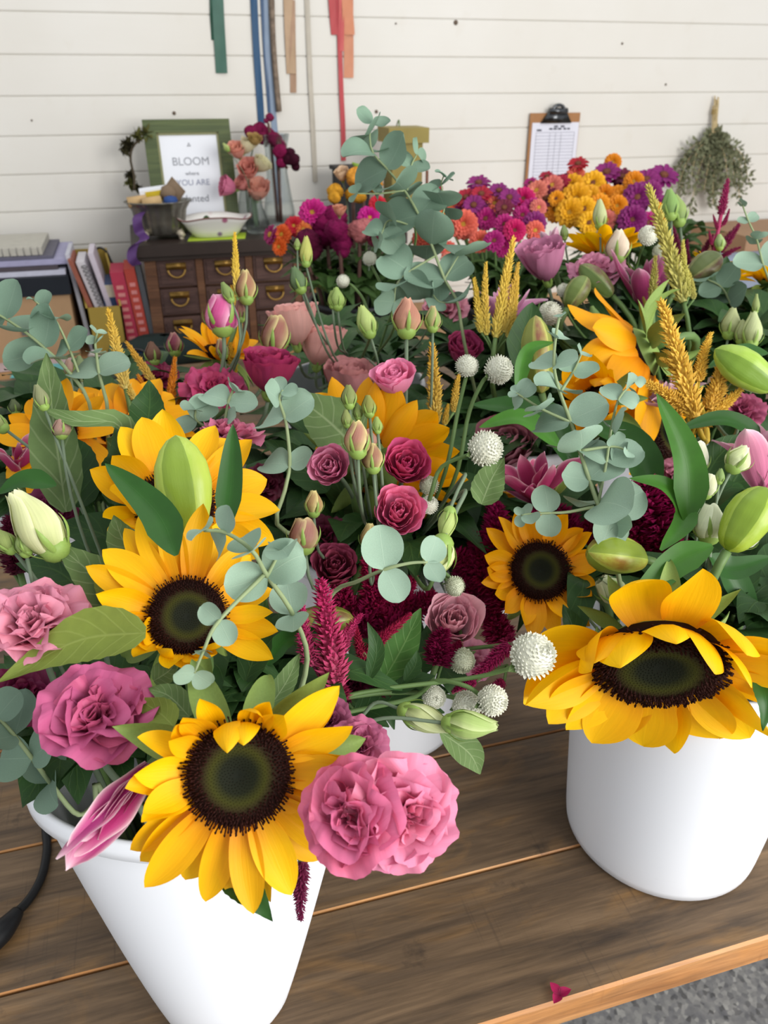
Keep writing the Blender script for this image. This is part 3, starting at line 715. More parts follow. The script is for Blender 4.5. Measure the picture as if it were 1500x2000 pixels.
q = RH(-.07, 1.80, -.005); bucket('G', 'black bucket of orange, red and magenta mixed flowers', q, .095, .075, .25, M_black, DB)
q = RH(.27, 1.66, -.005); bucket('H', 'black bucket of magenta and coral zinnias beside the eucalyptus', q, .10, .08, .27, M_black, DB)
q = RH(.60, 1.93, -.005); bucket('I', 'black bucket of orange and purple zinnias below the clipboard', q, .10, .08, .27, M_black, DB)

# ---------------------------------------------------------------- drawer chest and what stands on it
M_oak = woodmat('dark_oak', '#74503a', '#573a2a', '#8a6448', 1.0, '#7c5638', .45)
M_drw = woodmat('drawer_oak', '#5e4640', '#483531', '#70554c', 1.0, '#664a40', .45)
M_brass = plain('aged_brass', '#b08b4a', .35, .5, .9, .3, 30)
CH = (PY(276, 480, 2.62)[0], PY(772, 640, 2.62)[0]); CT = .235; cy = 2.62
T = thing('drawer_chest', 'dark oak apothecary chest of small drawers against the wall', 'chest', ((CH[0]+CH[1])/2, 2.8, BZ))
b = MB(); b.box((CH[0]-.03, cy-.03, CT-.035), (CH[1]+.03, WALLY-.005, CT)); b.box((CH[0]-.015, cy-.015, CT-.05), (CH[1]+.015, WALLY-.005, CT-.035)); wpart('top', b, T, [plain('chest_top', '#3a2e28', .45, .4, 0, .3, 12)], False)
ncol, nrow = 5, 3; dw = (CH[1]-CH[0]-.035)/ncol; dh = (CT-.05-BZ-.02)/nrow
b = MB(); b.box((CH[0], cy+.02, BZ), (CH[1], WALLY-.008, CT-.05))
for i in range(ncol+1): x = CH[0]+.0+dw*i; b.box((x, cy, BZ), (x+.035 if i in (0, ncol) else x+.022, cy+.02, CT-.05))
b.box((CH[0], cy+.004, BZ), (CH[1], cy+.02, BZ+.02)); wpart('carcass', b, T, [M_oak], False)
for j in range(nrow):
    for i in range(ncol):
        x0, x1 = CH[0]+dw*i+(.037 if i == 0 else .025), CH[0]+dw*(i+1)-.002; z0_, z1_ = BZ+.022+dh*j+.003, BZ+.022+dh*(j+1)-.005
        b = MB(); b.box((x0, cy+.003, z0_), (x1, cy+.0195, z1_)); b.box((x0+.008, cy-.001, z0_+.008), (x1-.008, cy+.003, z1_-.008)); dr = wpart('drawer', b, T, [M_drw], False)
        xc, zc = (x0+x1)/2, (z0_+z1_)/2+.008; b = MB()
        b.box((xc-.03, cy-.004, zc+.004), (xc+.03, cy-.001, zc+.024)); b.box((xc-.03, cy-.009, zc+.02), (xc+.03, cy-.004, zc+.024))
        b.tube([(xc+.026*math.cos(a), cy-.010-.006*math.sin(a), zc+.006-.024*math.sin(a)) for a in np.linspace(0, PI, 13)], .0032, 6)
        h_ = put('handle', b.mesh('handle', [M_brass], T.location), dr); h_['label'] = 'brass cup pull'

# picture frame leaning on the wall
M_gframe = woodmat('green_painted_frame', '#4f5b36', '#3e492a', '#606b40', .5, '#5a6236')
M_paper = plain('white_paper', '#e9ebf0', .7, .2, 0, .03, 5)
def lean_frame():
    BL = PY(305, 447, 2.80); BL[2] = CT; W, Hh = .27, .335; lean = .25
    xa = np.array([1, 0, 0.]); ya = np.array([0, math.sin(lean), math.cos(lean)]); na = np.cross(xa, ya)
    T = thing('picture_frame', 'green wooden picture frame leaning on the wall with a printed quotation', 'picture frame', BL)
    fw = .038; b = MB()
    for x0, x1, y0, y1 in ((0, W, 0, fw), (0, W, Hh-fw, Hh), (0, fw, fw, Hh-fw), (W-fw, W, fw, Hh-fw)):
        b.obox(BL+xa*(x0+x1)/2+ya*(y0+y1)/2, xa*(x1-x0)/2, ya*(y1-y0)/2, na*.010)
    wpart('moulding', b, T, [M_gframe], False)
    b = MB(); e = .007
    for x0, x1, y0, y1 in ((fw, W-fw, fw, fw+e), (fw, W-fw, Hh-fw-e, Hh-fw), (fw, fw+e, fw, Hh-fw), (W-fw-e, W-fw, fw, Hh-fw)):
        b.obox(BL+xa*(x0+x1)/2+ya*(y0+y1)/2, xa*(x1-x0)/2, ya*(y1-y0)/2, na*.006)
    wpart('inner_lip', b, T, [plain('frame_lip', '#8a8a62', .6)], False)
    b = MB(); b.obox(BL+xa*W/2+ya*Hh/2, xa*(W/2-fw-.002), ya*(Hh/2-fw-.002), na*.002); pr_ = wpart('print', b, T, [M_paper], False)
    for tx, sz, yy, colr in (('BLOOM', .034, .60, '#9a9ca2'), ('where', .017, .51, '#85878e'), ('YOU ARE', .025, .42, '#8e93a8'), ('planted', .030, .27, '#7f828a'), ('\u2042', .02, .76, '#9a9aa0')):
        cu = bpy.data.curves.new('lettering', 'FONT'); cu.body = tx; cu.size = sz; cu.align_x = 'CENTER'; cu.extrude = .0003
        ob = bpy.data.objects.new('lettering', cu); col.objects.link(ob); bpy.context.view_layer.update()
        me = bpy.data.meshes.new_from_object(ob); bpy.data.objects.remove(ob)
        me.name = 'lettering'; me.materials.clear(); me.materials.append(plain('print_ink', colr, .7))
        M = Matrix.Identity(4); p = BL+xa*W/2+ya*(Hh*yy)+na*.0028
        for r_ in range(3): M[r_][0], M[r_][1], M[r_][2], M[r_][3] = xa[r_], ya[r_], na[r_], p[r_]
        put('lettering', me, pr_, loc(T, M))
    # dried flower garland hung over the frame's corner
    T2 = thing('dried_garland', 'dried dark green flower heads hung on the frame corner', 'dried flowers', BL+ya*Hh)
    mt = leafm('#6a6a38', '#7d7a4a', .8); md = leafm('#3e3a24', '#4c4630', .8)
    pts = [PY(290, 262, 2.88), PY(262, 283, 2.86), PY(255, 310, 2.86), PY(262, 345, 2.85), PY(262, 372, 2.84)]
    b = MB(); b.tube(curve(pts, 14), .004, 5); wpart('stem', b, T2, [plain('dry_twig', '#4a4030', .8)])
    for (x, y, R) in ((285, 262, .03), (268, 268, .026), (250, 282, .03), (244, 292, .022), (254, 343, .022), (256, 358, .028), (270, 368, .02)):
        b = MB(); p = PY(x, y, 2.87)
        for i in range(26):
            dd = unit(np.array([rnd.gauss(0, 1) for _ in range(3)])-np.array([0, .5, 0])); b.grid(blade([p, p+dd*R*.5, p+dd*R+ZU*rnd.uniform(-.4, .4)*R], R*.3, ZU+.3*dd[::-1], 'ovate', .4, ns=6, nu=4))
        wpart('dried_bloom', b, T2, [mt if y < 275 or y == 358 else md])
lean_frame()

# footed jardiniere with odds and ends, purple ribbon
M_silver = plain('tarnished_silver', '#8d8a80', .3, .5, .85, .35, 25)
jc = PY(318, 462, 2.70); jc[2] = CT
T = thing('footed_bowl', 'fluted silver bowl on little feet filled with odds and ends', 'bowl', jc)
b = MB(); rows = []
for z, r in ((.016, .058), (.022, .064), (.05, .068), (.085, .074), (.105, .086), (.110, .094), (.112, .092), (.105, .082), (.08, .070), (.03, .060)):
    rows.append([(jc[0]+1.08*(r+.0022*(math.cos(16*q)))*math.cos(q), jc[1]+.8*(r+.0022*math.cos(16*q))*math.sin(q), CT+z) for q in np.arange(96)*2*PI/96])
b.grid(np.array(rows), 0, True); b.box((jc[0]-.05, jc[1]-.035, CT+.014), (jc[0]+.05, jc[1]+.035, CT+.02)); wpart('body', b, T, [M_silver])
for sx, sy in ((-1, -1), (1, -1), (-1, 1), (1, 1)):
    b = MB(); p = jc+np.array([sx*.05, sy*.036, 0]); b.tube([p+np.array([0, 0, .024]), p+np.array([sx*.008, sy*.006, .012]), p+np.array([sx*.002, 0, .004]), p+np.array([sx*.008, sy*.008, .003])], [.013, .011, .005, .007], 8); wpart('foot', b, T, [plain('old_ivory', '#c8bca4', .4, .5, .3)])
def item(name, label, cat, b, mats, smooth=False):
    o = put(name, b.mesh(name, mats, smooth=smooth)); return solo(o, label, cat)
tilt = Matrix.Rotation(.35, 3, 'Y')
b = MB(); p = jc+np.array([-.01, .012, .122]); b.obox(p, np.array([.04, 0, .004]), np.array([0, .012, .003]), np.array([-.003, -.004, .024])); T = item('card_box', 'white and yellow card box standing in the silver bowl', 'box', b, [M_paper])
b = MB(); b.obox(p+np.array([.004, -.0135, .002]), np.array([.028, 0, .003]), np.array([0, .001, 0]), np.array([-.002, -.003, .015])); put('yellow_label', b.mesh('yellow_label', [plain('yellow_card', '#d9bd34', .6)], smooth=False), T)
M_cork = plain('cork', '#c9a878', .8)
for i, (dx, dy, r) in enumerate([(-.062, -.02, .02), (-.02, -.045, .019)]):
    q = jc+np.array([dx, dy, .112]); b = MB(); b.tube([q+np.array([-.028, 0, -.002]), q+np.array([.028, .004, .004])], [r*.8, r*.75], 12); item('cork_stopper', ['pale cork stopper at the far rim of the silver bowl', 'pale cork stopper lying across the front of the silver bowl'][i], 'cork', b, [M_cork], True)
b = MB(); q = jc+np.array([.045, .0, .13]); b.obox(q, np.array([.018, 0, -.022]), np.array([0, .004, 0]), np.array([.022, 0, .026])); b.lathe([(.004, -.02), (.024, -.015), (.026, .0), (.018, .016), (.004, .022)], 12, q+np.array([-.012, -.002, .004])); item('dried_seedpod', 'brown folded seed pod sticking out of the silver bowl', 'seed pod', b, [plain('pod_brown', '#7f6b56', .8)], True)
b = MB(); q = jc+np.array([.035, -.045, .115]); b.lathe([(.004, -.014), (.018, -.01), (.022, .0), (.018, .01), (.004, .014)], 14, q); item('thread_spool', 'blue spool in the silver bowl', 'spool', b, [plain('blue_thread', '#2c4a86', .6)], True)
M_purp = plain('purple_organza', '#5a3a70', .5)
rb = curve([PY(282, 412, 2.66), PY(268, 425, 2.63), PY(272, 452, 2.63), PY(282, 465, 2.60), PY(262, 480, 2.575), PY(257, 502, 2.575), PY(268, 518, 2.575)], 26)
b = MB(); b.grid(np.array([[p+np.array([s_*.014, -.006+.010*math.sin(i*.8+s_), .002*s_]) for s_ in (-1, -.4, .3, 1)] for i, p in enumerate(rb)])); solo(put('purple_ribbon', b.mesh('purple_ribbon', [M_purp])), 'purple sheer ribbon trailing from the silver bowl over the chest edge', 'ribbon')

# floral dish on a lime note
t = NT('painted_china'); tc = t.n('ShaderNodeTexCoord').outputs['Object']
v1 = t.n('ShaderNodeTexVoronoi'); v1.inputs['Scale'].default_value = 26; t.l(tc, v1.inputs['Vector'])
k = t.mix(t.ramp(v1.outputs['Distance'], [(.18, 1.0), (.30, 0.0)]), c('#e6e3dc'), t.ramp(v1.outputs['Color'], [(.2, c('#8a6aa0')), (.5, c('#b86a80')), (.8, c('#e6e3dc'))]))
M_china = t.finish(k, .2, .5)
dc = PY(421, 458, 2.685); dc[2] = CT+.002
b = MB(); b.obox(np.array([dc[0]+.005, dc[1]-.012, CT+.001]), np.array([.088, .0, 0]), np.array([.008, .05, 0]), np.array([0, 0, .001])); item('lime_note', 'lime green paper note under the floral dish', 'paper', b, [plain('lime_paper', '#b8d23c', .6, .2, 0, .05)])
b = MB(); rows = []
for z, r in ((.0, .05), (.002, .06), (.02, .074), (.045, .092), (.058, .104), (.060, .101), (.045, .087), (.012, .06), (.008, .002)):
    rows.append([(dc[0]+1.12*r*(abs(math.cos(q))**.7*math.copysign(1, math.cos(q))), dc[1]+.62*r*(abs(math.sin(q))**.7*math.copysign(1, math.sin(q))), dc[2]+z+(.004*math.cos(4*q) if z > .04 else 0)) for q in np.arange(64)*2*PI/64])
b.grid(np.array(rows), 0, True); T = thing('floral_dish', 'white china dish painted with small purple and pink flowers', 'dish', dc); wpart('dish_body', b, T, [M_china])
b = MB(); b.tube([(x, y, z) for x, y, z in [(r_[0], r_[1], r_[2]) for r_ in rows[4]]+[rows[4][0]]], .0022, 5); wpart('gilt_rim', b, T, [plain('rim_rust', '#7a4a44', .4)])
b = MB(); b.grid(blade([PY(395, 431, 2.66), PY(407, 428, 2.66), PY(416, 430, 2.67)], .014)); item('small_leaf', 'small dark green leaf lying in the floral dish', 'leaf', b, [M_dark], True)

# glass vases with cut flowers
t = NT('clear_glass'); g_ = t.n('ShaderNodeBsdfGlass'); g_.inputs['IOR'].default_value = 1.2; g_.inputs['Roughness'].default_value = .02; g_.inputs[0].default_value = (.95, .97, .97, 1)
tr = t.n('ShaderNodeBsdfTransparent'); tr.inputs[0].default_value = (.92, .94, .94, 1); mx = t.n('ShaderNodeMixShader'); mx.inputs[0].default_value = .55; t.l(g_.outputs[0], mx.inputs[1]); t.l(tr.outputs[0], mx.inputs[2]); t.l(mx.outputs[0], t.out.inputs[0]); M_glass = t.m
def vase(label, x, y, Y, prof, key):
    q = PY(x, y, Y); q[2] = CT; T = thing('glass_vase', label, 'vase', q, 'glass vases on the drawer chest'); b = MB(); b.lathe(prof, 28); put('glass_body', b.mesh('glass_body', [M_glass]), T)
    BUCK[key] = dict(c=q+np.array([0, 0, .006]), R=.02, h=max(p[1] for p in prof)-.02); return T
vase('small clear glass bottle holding pink and cream lisianthus', 505, 465, 2.72, [(.004, .004), (.03, .0), (.036, .006), (.038, .03), (.028, .06), (.02, .08), (.018, .10), (.024, .125), (.0225, .125), (.0165, .10), (.0185, .08), (.0265, .06), (.036, .03), (.034, .009), (.004, .008)], 'V')
vase('slim clear glass bottle behind the small bottle of lisianthus', 487, 448, 2.82, [(.004, .004), (.03, .0), (.036, .006), (.034, .06), (.02, .12), (.018, .15), (.0165, .15), (.0185, .12), (.032, .06), (.034, .009), (.004, .008)], 'V2')
vase('tall clear glass vase holding dark crimson cockscomb', 548, 452, 2.80, [(.004, .004), (.045, .0), (.05, .008), (.052, .05), (.042, .11), (.034, .17), (.036, .24), (.046, .285), (.0445, .285), (.0345, .24), (.0325, .17), (.0405, .11), (.05, .05), (.047, .012), (.004, .010)], 'W')
VG = 'cut lisianthus in the small glass bottles'
for lb, x, y, n, R, ba, ti, B_, st in [
    ('salmon lisianthus uppermost in the glass bottle on the chest', 465, 299, (-.3, .6, .5), 20, '#e8c0a0', '#eda793', 'V', 'cup'),
    ('cream lisianthus peeping behind the uppermost salmon one on the chest', 480, 290, (.3, .6, .2), 18, '#e8e4b0', '#ece3bd', 'V2', 'cup'),
    ('cream lisianthus behind the salmon one halfway down on the chest', 507, 325, (.4, .5, .3), 20, '#e8e4b0', '#eae4bc', 'V2', 'cup'),
    ('salmon pink lisianthus halfway down in the glass bottle', 488, 335, (-.2, .5, .7), 23, '#e8b8a0', '#eba092', 'V', 'cup'),
    ('deep pink lisianthus facing the picture frame', 450, 366, (-.9, .2, .3), 22, '#e0a0a8', '#dd7f9c', 'V', 'cup'),
    ('small salmon lisianthus between the deep pink and the widest peach one', 477, 362, (-.5, .4, .4), 18, '#e0a898', '#e0958c', 'V', 'cup'),
    ('widest peach lisianthus resting on the neck of the glass bottle', 502, 378, (.1, .7, .6), 27, '#ecc0a8', '#efb09c', 'V', 'cup'),
    ('small yellowish lisianthus below the cockscomb', 496, 277, (.1, .6, .5), 15, '#c8b070', '#c3a468', 'V2', 'cup')]:
    d = np.dot(PY(x, y, 2.74)-CAM, FW); lisianthus(lb, x, y, d, n, R, ba, ti, BUCK[B_], st, grp=VG)
bud('pale green bud at the top left of the bottle bouquet on the chest', (447, 295), (436, 280), 2.46, 11, '#a8b860', '#c0cc80', BUCK['V'], 'slim', grp=VG)
def comb(label, pts, R, d, hexc, B, seed, px):
    rn = random.Random(seed); T = thing('cockscomb', label, 'flower', base_of(P(px[0], px[1], d), B), 'cockscombs in the tall vase'); b = MB()
    for (x, y, r) in pts:
        p = P(x, y, d+rn.uniform(-.03, .03)); r *= d/FPX; rows = []
        for z in np.linspace(-1, 1, 14):
            rows.append([p+r*np.array([math.cos(q), math.sin(q), 0])*math.sqrt(max(.001, 1-z*z))*(1+.22*math.sin(5*q+z*9+seed)*math.sin(7*z+q*2))+ZU*r*z*.9*(1+.12*math.sin(6*q)) for q in np.arange(26)*2*PI/26])
        b.grid(np.array(rows), 0, True)
    wpart('crest', b, T, [plain('crest_'+hexc[1:], hexc, .85, .15, 0, .4, 120)])
    p0 = P(px[0], px[1], d); add_stem(T, p0, -ZU, B, .004, plain('comb_stem', '#5c4038', .6)); return T
comb('largest crimson cockscomb crest standing above the peach lisianthus', [(490, 258, 13), (508, 254, 15), (524, 262, 13), (535, 272, 14), (545, 285, 13), (512, 270, 12)], 1, 2.56, '#7a1742', BUCK['W'], 1, (520, 285))
comb('small crimson cockscomb in front of the blue ribbon', [(527, 229, 8), (520, 236, 5)], 1, 2.53, '#7d2348', BUCK['W'], 2, (524, 240))
comb('crimson cockscomb lobes low against the vase', [(548, 296, 14), (556, 308, 14), (550, 318, 10)], 1, 2.55, '#86184a', BUCK['W'], 3, (548, 322))
comb('near black drooping cockscomb over the rim of the tall vase', [(566, 300, 11), (574, 312, 12), (578, 326, 8), (564, 312, 10)], 1, 2.55, '#3e0c22', BUCK['W'], 4, (560, 325))

# planter and other pieces at the chest's far end
M_ochre = plain('ochre_paint', '#9a8a4a', .6, .3, 0, .2, 9)
q = PY(785, 470, 2.78); q[2] = CT; T = thing('square_planter', 'tall ochre square planter with a broad rim behind the eucalyptus', 'planter', q); b = MB()
hp = .30
for z0_, z1_, r in ((0, hp-.045, .052), (hp-.045, hp, .068)): b.box((q[0]-r, q[1]-r, CT+z0_), (q[0]+r, q[1]+r, CT+z1_))
wpart('planter_body', b, T, [M_ochre], False)
BUCK['P'] = dict(c=q+np.array([0, 0, .01]), R=.05, h=hp-.01)
zinnia('single orange flower poking above the ochre planter', 765, 280, 2.75, (0, .4, .9), 14, ('#b06a20', '#d08a2c'), BUCK['P'], 2)
b = MB(); q = PY(690, 470, 2.8); zt = PY(690, 333, 2.8)[2]; b.box((q[0]-.05, 2.78, CT), (q[0]+.055, 2.88, zt)); b.box((q[0]-.058, 2.77, zt), (q[0]+.062, 2.89, zt+.012)); item('storage_box', 'black lidded box behind the orange and peach flowers', 'box', b, [plain('black_card', '#17171a', .6)])
b = MB(); q = PY(835, 470, 2.8); q[2] = BZ+.003; b.tube([q, PY(834, 333, 2.9)], [.006, .005], 8); item('wooden_dowel', 'thin brown wooden stick leaning on the wall beside the planter', 'stick', b, [plain('dowel_brown', '#7a4a34', .6)], True)

# things on the bench at the wall, beside the chest
M_kraft = plain('kraft_card', '#b28f6c', .7, .2, 0, .1, 14)
xL = -1.1; fx = PY(140, 600, 2.62)[0]; ft = PY(70, 578, 2.62)[2]
T = thing('file_box', 'brown card file box with a metal label holder', 'box', ((xL+fx)/2, 2.75, BZ)); b = MB(); b.box((xL, 2.62, BZ), (fx, 2.97, ft)); wpart('box_body', b, T, [M_kraft], False)
b = MB(); q = PY(62, 640, 2.62); b.box((q[0]-.03, 2.612, q[2]-.02), (q[0]+.03, 2.62, q[2]+.02)); lh = wpart('label_holder', b, T, [plain('dull_steel', '#8a8a88', .35, .5, .9)], False)
b = MB(); b.box((xL-.01, 2.612, ft), (fx+.006, 2.975, ft+.055)); wpart('lid', b, T, [plain('black_lid', '#1b2028', .5)], False)
z = ft+.056; k = 0
for hx, th, dx, lb, nm in (('#c9c9d8', .014, 0, 'thin white ring binder lying on the black box lid', 'ring_binder'), ('#4b4348', .012, -.02, 'dark slim folder under the lilac pad on the file box', 'folder'), ('#a9a6c4', .016, .01, 'lilac paper pad lying in the pile on the file box', 'paper_pad'), ('#62606e', .01, -.03, 'grey folder near the top of the pile on the file box', 'folder'), ('#bcb8ac', .022, -.06, 'wire-bound grey notebook topmost on the file box', 'notebook')):
    b = MB(); b.box((xL+.02, 2.63+.012*k, z), (fx+.0+dx, 2.95, z+th-.001)); o = item(nm, lb, 'stationery', b, [plain('pile_'+hx[1:], hx, .6)])
    if nm == 'notebook':
        b = MB()
        for i in range(26): x = fx-.07-i*.02; b.tube([(x, 2.63+.012*k+.004*math.cos(a), z+th/2+.012*math.sin(a)) for a in np.linspace(0, 2*PI, 9)], .0012, 4, cap=False)
        put('spiral_wire', b.mesh('spiral_wire', [plain('wire_grey', '#9a9690', .4, .5, .6)]), o)
    z += th; k += 1
b = MB(); q0 = PY(152, 650, 2.66); b.obox(np.array([fx+.024, 2.75, BZ+.155]), np.array([.006, 0, 0]), np.array([0, .1, 0]), np.array([-.012, 0, .155])); item('slim_binder', 'slim white and black binder standing between box and yellow file', 'book', b, [plain('binder_white', '#c6c6d0', .5)])
# yellow magazine file
mx0, mx1 = PY(167, 600, 2.60)[0], PY(238, 600, 2.60)[0]; M_must = plain('mustard_card', '#a98e3e', .6, .3, 0, .12, 20)
mtz = PY(140, 488, 2.9)[2]; fz = PY(200, 600, 2.60)[2]
T = thing('magazine_file', 'mustard yellow magazine file holding notebooks', 'magazine file', ((mx0+mx1)/2, 2.75, BZ)); b = MB(); sl_ = -.03
b.box((mx0, 2.60, BZ), (mx1, 2.606, fz)); b.box((mx0, 2.60, BZ), (mx1, 2.90, BZ+.006)); b.obox(np.array([(mx0+mx1)/2+sl_/2, 2.903, (BZ+mtz)/2]), np.array([(mx1-mx0)/2, 0, 0]), np.array([0, .003, 0]), np.array([sl_/2, 0, (mtz-BZ)/2]))
for x, s0 in ((mx0, -.0), (mx1, -.006)):
    x += s0; v = [(x, 2.60, BZ), (x, 2.90, BZ), (x+sl_, 2.90, mtz), (x+sl_*.9, 2.80, mtz), (x, 2.60, fz)]; v2 = [(a+.006, bb_, cc) for a, bb_, cc in v]
    b.raw(v+v2, [(0, 1, 2, 3, 4), (9, 8, 7, 6, 5)]+[(i, i+5, (i+1) % 5+5, (i+1) % 5) for i in range(5)])
wpart('file_body', b, T, [M_must], False)
for i, (hx, w_, hh, lean, lb) in enumerate([('#9a5a48', .006, .29, -.07, 'rust covered notebook leaning at the side of the yellow file'), ('#d8d4d8', .012, .28, -.066, 'wire-bound white notebook leaning in the yellow file'), ('#d6ccd6', .008, .30, -.055, 'loose pale pink papers leaning in the yellow file')]):
    xx = mx0+.018+.022*i; b = MB(); b.obox(np.array([xx+lean/2+.03, 2.70+.02*i, BZ+.008+hh/2]), np.array([w_, 0, 0]), np.array([0, .085, 0]), np.array([lean/2, 0, hh/2])); o = item('notebook', lb, 'notebook', b, [plain('nb_'+hx[1:], hx, .7)])
    if i == 1:
        b = MB()
        for j in range(22):
            f = j/22; cx_ = xx+lean*f+.03+.008; b.tube([(cx_+.009*math.cos(a), 2.633, BZ+.02+hh*f*.95+.004*math.sin(a)) for a in np.linspace(0, 2*PI, 8)], .0014, 4, cap=False)
        put('spiral_wire', b.mesh('spiral_wire', [plain('wire_dark', '#4a4a48', .4, .5, .5)]), o)
b = MB(); q = PY(214, 565, 2.68); b.box((q[0]-.022, 2.66, BZ+.008), (q[0]+.022, 2.80, q[2]+.022)); item('blue_book', 'thick book with blue cover and cream pages in the yellow file', 'book', b, [plain('blue_cover', '#43577e', .5)])
b = MB(); b.box((q[0]-.016, 2.657, q[2]-.02), (q[0]+.016, 2.66, q[2]+.018)); put('page_block', b.mesh('page_block', [plain('cream_pages', '#cfc8ae', .7)], smooth=False), bpy.data.objects['blue_book'])
x = PY(241, 640, 2.62)[0]
for i, (hx, w_, hh, lb) in enumerate([('#b83a52', .021, PY(240, 532, 2.62)[2]-BZ, 'crimson cloth book standing beside the yellow file'), ('#b9493c', .017, PY(257, 526, 2.62)[2]-BZ, 'brick red book standing between the crimson book and the chest'), ('#55565a', .009, PY(270, 520, 2.62)[2]-BZ, 'slim grey book standing against the chest side')]):
    b = MB(); b.obox(np.array([x+w_-.006, 2.70, BZ+hh/2]), np.array([w_-.001, 0, 0]), np.array([0, .075, 0]), np.array([-.010, 0, hh/2])); o = item('standing_book', lb, 'book', b, [plain('cloth_'+hx[1:], hx, .7, .3, 0, .1)]); o['group'] = 'books standing beside the chest'
    if i < 2:
        b = MB()
        for j in range(9): b.obox(np.array([x+w_-.006+.010-.020*(.1+j*.09), 2.6245, BZ+hh*(.1+j*.09)]), np.array([w_*.5, 0, 0]), np.array([0, .0012, 0]), np.array([0, 0, hh*.022]))
        put('spine_print', b.mesh('spine_print', [plain('spine_print_'+hx[1:], '#d88a86', .6)], smooth=False), o)
    x += 2*w_
b = MB(); b.tube(curve([PY(180, 497, 2.86), PY(193, 484, 2.86), PY(208, 492, 2.82), PY(220, 515, 2.8), PY(236, 528, 2.8)], 24), .0035, 6); item('power_cable', 'black cable looping over the yellow file', 'cable', b, [plain('cable_black', '#1c1d1e', .5)], True)
b = MB(); q = PY(330, 680, 2.52); q[2] = BZ; rows = []
for z_, r in ((0, .16), (.02, .185), (.05, .17), (.068, .12), (.075, .02)): rows.append([(q[0]+r*math.cos(a)*1.0+.012*math.sin(5*a), q[1]+r*.45*math.sin(a), BZ+z_+.006*math.sin(4*a)) for a in np.arange(36)*2*PI/36])
b.grid(np.array(rows), 0, True); item('cloth_bag', 'dark green soft bag slumped in front of the drawer chest', 'bag', b, [plain('green_cloth', '#1f2b28', .8)], True)
# sunglasses
q = PY(290, 690, 2.46); q[2] = BZ+.004; T = thing('sunglasses', 'dark sunglasses with a blue reflection painted into the lenses, lying on the bench', 'sunglasses', q); M_gl = plain('black_acetate', '#15110f', .25, .5)
for sx in (-1, 1):
    b = MB(); cc = q+np.array([sx*.038, 0, .028]); rows = [[cc+np.array([r*.036*math.cos(a), -.004*r*r, r*.026*math.sin(a)]) for a in np.arange(20)*2*PI/20] for r in (.02, .5, .9, 1.0)]
    b.grid(np.array(rows), 0, True); wpart('lens', b, T, [plain('lens_blue_reflection', '#12335a', .08, .8, .3)])  # blue reflection painted into the dark lens colour
    b = MB(); b.tube([cc+np.array([.037*math.cos(a), -.002, .028*math.sin(a)]) for a in np.linspace(0, 2*PI, 22)], .005, 6); b.tube([cc+np.array([sx*.036, 0, .008]), cc+np.array([sx*.04, .07, .004]), cc+np.array([sx*.034, .12, -.012])], .004, 6); wpart('rim', b, T, [M_gl])
b = MB(); b.tube([q+np.array([-.006, 0, .034]), q+np.array([.006, 0, .034])], .004, 6); wpart('bridge', b, T, [M_gl])
# loose papers
def sheet_on(x, y, w_, h_, rot, z, lb, hx, nm='paper_sheet'):
    q = PZ(x, y, z); b = MB(); ca, sa = math.cos(rot), math.sin(rot); b.obox(np.array([q[0], q[1], z]), np.array([w_*ca, w_*sa, 0]), np.array([-h_*sa, h_*ca, 0]), np.array([0, 0, .0008])); item(nm, lb, 'paper', b, [plain('paper_'+hx[1:], hx, .6, .3, 0, .08)])
sheet_on(30, 712, .17, .06, .1, BZ+.002, 'pale pink printed paper at the near edge of the bench', '#c9b4b4')
sheet_on(95, 722, .10, .055, -.05, BZ+.004, 'turquoise paper lying on the pink paper by the eucalyptus', '#6db9b8')
sheet_on(40, 690, .12, .05, .3, BZ+.003, 'brown kraft paper scraps behind the turquoise paper', '#7a5440')
for i, (x, y) in enumerate([(55, 672), (110, 677), (195, 690)]):
    b = MB(); q = PZ(x, y, BZ+.01); rows = [[q+np.array([r*1.3*math.cos(a), r*math.sin(a), z_+.006*math.sin(3*a+i)]) for a in np.arange(14)*2*PI/14] for r, z_ in ((.026, -.008), (.03, .0), (.018, .014), (.002, .018))]
    b.grid(np.array(rows), 0, True); solo(put('crumpled_tissue', b.mesh('crumpled_tissue', [plain('tissue', '#d8d0c8', .8)])), 'small crumpled white tissue on the bench among the eucalyptus leaves', 'tissue', 'crumpled tissues on the bench')
# cardboard and boxes at the far end
b = MB(); q = PY(1400, 470, 2.75); b.box((q[0]+.03, 2.62, BZ), (q[0]+.9, 2.96, PY(1400, 466, 2.62)[2])); item('cardboard_carton', 'brown cardboard carton on the bench below the hanging dried bunch', 'box', b, [plain('carton', '#a88567', .7, .2, 0, .1, 10)])
b = MB(); q = PY(1450, 500, 2.55); b.box((q[0]-.12, 2.54, q[2]-.045), (q[0]+.5, 2.618, q[2])); b.box((q[0]-.12, 2.54, BZ), (q[0]+.5, 2.618, q[2]-.045)); item('blue_tray', 'grey blue tray standing in front of the cardboard carton', 'tray', b, [plain('tray_blue', '#8d96a8', .6)])

